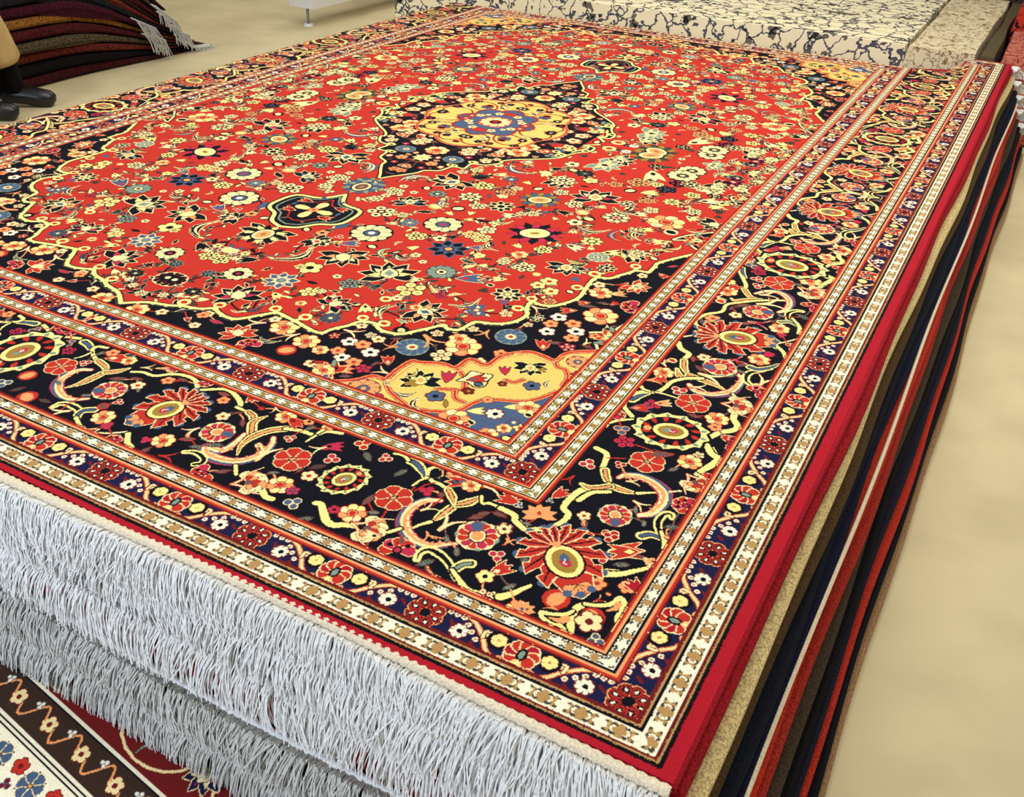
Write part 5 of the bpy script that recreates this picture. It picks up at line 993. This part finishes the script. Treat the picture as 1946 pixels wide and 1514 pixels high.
# ---------------- second pile, upper left, sagging at its end
cl=[('dark maroon',(70,22,24)),('black',(18,14,14)),('brick',(112,44,34)),('olive grey',(92,80,58)),('maroon',(84,26,30)),('ochre edged',(168,112,48)),('wine',(74,20,40)),('charcoal',(34,34,40)),('russet',(120,50,34)),('brown',(64,40,32)),('deep red',(96,26,28)),('soot black',(14,12,12)),('pale striped',(130,112,92)),('plum',(66,26,38)),('mahogany',(88,36,30)),('faded red',(120,56,48))]
n2=len(cl); Hs=.92
for i,(cn,c) in enumerate(cl):
    zt2=Hs*(i+1)/n2; m=mat('old_wool_'+cn.replace(' ','_'),c,scale=120,bump=.8,noise=.5)
    def fz(x,y,zt2=zt2,i=i):
        s=min(1,max(0,(y-.55)/(1.05))); s=s*s*(3-2*s); return max(zt2*(1-.86*s),.001) 
    v,f=slab(-5.2,-2.95+.012*math.sin(i*2.1),-2.6,1.62-.028*i+.03*math.sin(i*3),0,(lambda x,y: Hs/n2*.8*(1-.86*(lambda q:q*q*(3-2*q))(min(1,max(0,(y-.55)/1.05))))),nx=20,ny=90,amp=.012,fz=fz,seed=40+i,edge=.01)
    v=[(a,b,max(z,.002)) for a,b,z in v]
    r=thing('old_rug','%s worn rug in the sagging pile behind the person%s'%(cn,', on the floor' if i==0 else (', topmost' if i==n2-1 else '')),'rug','worn rugs in the sagging pile'); mesh('pile',v,f,m,r)
    if i in (2,4,6,8,11):
        def fn(s,rr,i=i,fz=fz): y=1.62-.028*i-.14*s-(.3 if i in(4,6) else 0); z=fz(0,y); return [(-2.93,y,z),(-2.90,y+.01,z-.01),(-2.885,y+.03*rr.random(),z-.05),(-2.88,y+.06*rr.random(),max(z-.10,.01))]
        v,f=strands(fn,22,.004,i); mesh('tassel',v,f,greyc,r)
# ---------------- seated person: lower legs, feet
khaki=mat('khaki_cotton',(190,160,108),scale=70,bump=.3,noise=.12,scale2=8); blk=mat('black_leather',(16,18,24),rough=.32,noise=.2,scale=90); sock=mat('black_sock',(16,15,17),scale=300)
pr=thing('person','seated person in khaki trousers and black shoes, legs seen at the picture edge','person')
def leg(kx,ky,kz,ax,ay,tx,ty):
    v,f=tube([(kx-.05,ky-.55,kz+.02),(kx-.03,ky-.3,kz+.05),(kx-.01,ky-.05,kz+.03),(kx+.0,ky,kz-.06),(kx+(ax-kx)*.35,ky+(ay-ky)*.35,kz-.16),(kx+(ax-kx)*.6,ky+(ay-ky)*.6,kz-.26),(kx+(ax-kx)*.72,ky+(ay-ky)*.72,.235),(kx+(ax-kx)*.75,ky+(ay-ky)*.75,.22)],[.11,.10,.085,.082,.085,.088,.086,.07]); mesh('trouser_leg',v,f,khaki,pr,True)
    v,f=tube([(kx+(ax-kx)*.7,ky+(ay-ky)*.7,.30),(ax-.01,ay,.16),(ax,ay,.07)],[.052,.046,.05]); mesh('sock',v,f,sock,pr,True)
    d=Vector((tx-ax,ty-ay,0)); 
    P=[Vector((ax,ay,0))+d*s+Vector((0,0,z)) for s,z in ((-.42,.045),(-.36,.055),(-.1,.062),(.25,.055),(.6,.043),(.85,.034),(.97,.028),(1,.024))]
    v,f=tube(P,[.015,.04,.044,.044,.046,.044,.03,.008]); v=[Vector((p.x,p.y,max(p.z,.004))) for p in v]; s=mesh('shoe',v,f,blk,pr,True)
leg(-2.74,-.02,.52,-2.76,.09,-2.62,.20)
leg(-2.70,-.30,.52,-2.72,-.17,-2.57,-.05)
# ---------------- low white bench rail
wh=mat('white_lacquer',(226,226,224),rough=.4,noise=.03); st=mat('steel',(130,132,134),rough=.3,noise=.05)
t=thing('low_bench','long white low bench rail on thin steel legs beyond the rug','bench')
v,f=bx(-2.98,-2.78,2.42,6.4,.12,.215); mesh('beam',v,f,wh,t)
for y in (2.46,4.4,6.3):
    v,f=tube([(-2.86,y,.012),(-2.86,y,.12)],[.009,.009],10); lg=mesh('leg',v,f,st,t,True); v,f=tube([(-2.86,y,0),(-2.86,y,.016)],[.035,.03],14); mesh('foot_disc',v,f,wh,lg)
# ---------------- rugs at the back
def scroll(name,ground,ink,sc_=14):
    m=mat(name,ground,scale=200); n_=m.node_tree.nodes; k=m.node_tree.links; b=n_['Principled BSDF']; tc=n_.new('ShaderNodeTexCoord')
    wv=n_.new('ShaderNodeTexNoise'); wv.inputs['Scale'].default_value=sc_; wv.inputs['Detail'].default_value=3; k.new(tc.outputs['Object'],wv.inputs['Vector'])
    vo=n_.new('ShaderNodeTexVoronoi'); vo.feature='DISTANCE_TO_EDGE'; vo.inputs['Scale'].default_value=sc_*.7; ad=n_.new('ShaderNodeVectorMath'); ad.operation='MULTIPLY_ADD'; ad.inputs[1].default_value=(.12,.12,.12); k.new(wv.outputs['Color'],ad.inputs[0]); k.new(tc.outputs['Object'],ad.inputs[2]); k.new(ad.outputs[0],vo.inputs['Vector'])
    r1=n_.new('ShaderNodeValToRGB'); r1.color_ramp.interpolation='CONSTANT'; r1.color_ramp.elements[0].color=lin(ink); r1.color_ramp.elements[1].position=.045; r1.color_ramp.elements[1].color=lin(ground); k.new(vo.outputs['Distance'],r1.inputs[0])
    r2=n_.new('ShaderNodeValToRGB'); r2.color_ramp.interpolation='CONSTANT'; r2.color_ramp.elements[0].color=(1,1,1,1); r2.color_ramp.elements[1].position=.60; r2.color_ramp.elements[1].color=lin(tuple(min(255,q+30) for q in ink)); k.new(wv.outputs['Fac'],r2.inputs[0])
    mx=n_.new('ShaderNodeMixRGB'); mx.blend_type='MULTIPLY'; mx.inputs[0].default_value=1; k.new(r1.outputs[0],mx.inputs[1]); k.new(r2.outputs[0],mx.inputs[2]); k.new(mx.outputs[0],b.inputs['Base Color']); return m
iv=scroll('ivory_scroll',(240,228,190),(84,84,92)); bd=scroll('ivory_border',(222,208,172),(150,128,100),26)
t=thing('ivory_rug','ivory rug with grey scrolling vines on the pile behind the red rug','rug')
v,f=slab(-2.1,1.0,2.42,5.2,.40,.40,seed=70,edge=.01); mesh('field',v,f,iv,t)
v,f=slab(1.005,1.34,2.40,5.2,.402,.40,nx=8,seed=71,edge=.01); mesh('border',v,f,bd,t)
v,f=slab(1.345,1.42,2.42,5.2,.395,.39,nx=4,seed=72,edge=.01); mesh('folded_back',v,f,mat('jute_back',(96,84,58)),t)
def back(name,label,x0,x1,y0,y1,z0,z1,m,tilt=0,bind=None):
    t=thing(name,label,'rug'); v,f=slab(x0,x1,y0,y1,z1,z1-z0,nx=12,ny=20,amp=.01,seed=int(abs(x0)*99),edge=.015,fz=(lambda x,y:z1+tilt*(x-x0)+.01*math.sin(x*9))); mesh('pile',v,f,m,t)
    if bind:
        v,f=tube([(x0+(x1-x0)*q/12,y0-.01,z1+tilt*(x1-x0)*q/12-.01) for q in range(13)],[.012]*13,8); mesh('fringe',v,f,bind,t)
back('rose_rug','rose pink rug with pale stripes beside the ivory rug',1.43,1.72,2.40,3.2,0,.40,scroll('rose_wool',(196,112,92),(120,48,44),30),0,None)
back('red_striped_rug','red and black striped rug behind the rose pink rug',1.43,1.62,3.25,4.0,0,.50,scroll('red_stripe',(186,50,36),(40,24,20),20))
back('tan_rug','tan rug with cream bound edge folded over behind the right corner',1.74,2.02,2.55,3.9,0,.36,mat('tan_wool',(176,146,96)),.1,cordm)
back('cream_rug','cream rug with pale lattice folded at the right back corner',2.04,2.42,2.50,4.1,0,.40,scroll('cream_lattice',(232,220,176),(150,136,106),22),0,cordm)
back('dark_rolled_rug','dark navy and brown rug bundled above the cream rugs',-.2,2.5,4.25,5.3,.0,.66,scroll('dark_wool',(58,44,38),(18,18,24),16))
back('grey_rug','grey blue patterned rug lying over the dark bundled rug',-.1,1.85,4.4,5.6,.662,.72,scroll('grey_wool',(150,150,140),(70,74,86),24))
back('red_folded_rug','red rug folded with white edge on top of the dark bundle',1.9,2.35,4.35,5.3,.662,.78,mat('red_fold',(150,30,26)),0,cordm)
back('brown_pile_rug','brown patterned rug at the far right edge behind the corner tassels',2.5,3.6,2.7,5.4,0,.30,scroll('brown_wool',(104,84,70),(52,40,38),20))
back('maroon_rug','maroon rug lying over the brown rug at the far right',2.55,3.1,3.3,4.6,.302,.36,scroll('maroon_wool',(112,34,34),(60,24,26),20))
back('dark_display_rug','dark rug pile with pale fringe behind the bench',-4.6,-3.1,3.55,5.2,0,.42,mat('dark_pile',(40,30,28),scale=60),0,cotton)
back('russet_rug','russet rolled rug on the floor left of the dark fringed pile',-5.5,-4.65,3.75,4.6,0,.22,mat('russet_wool',(112,44,34),scale=60),0,cotton)
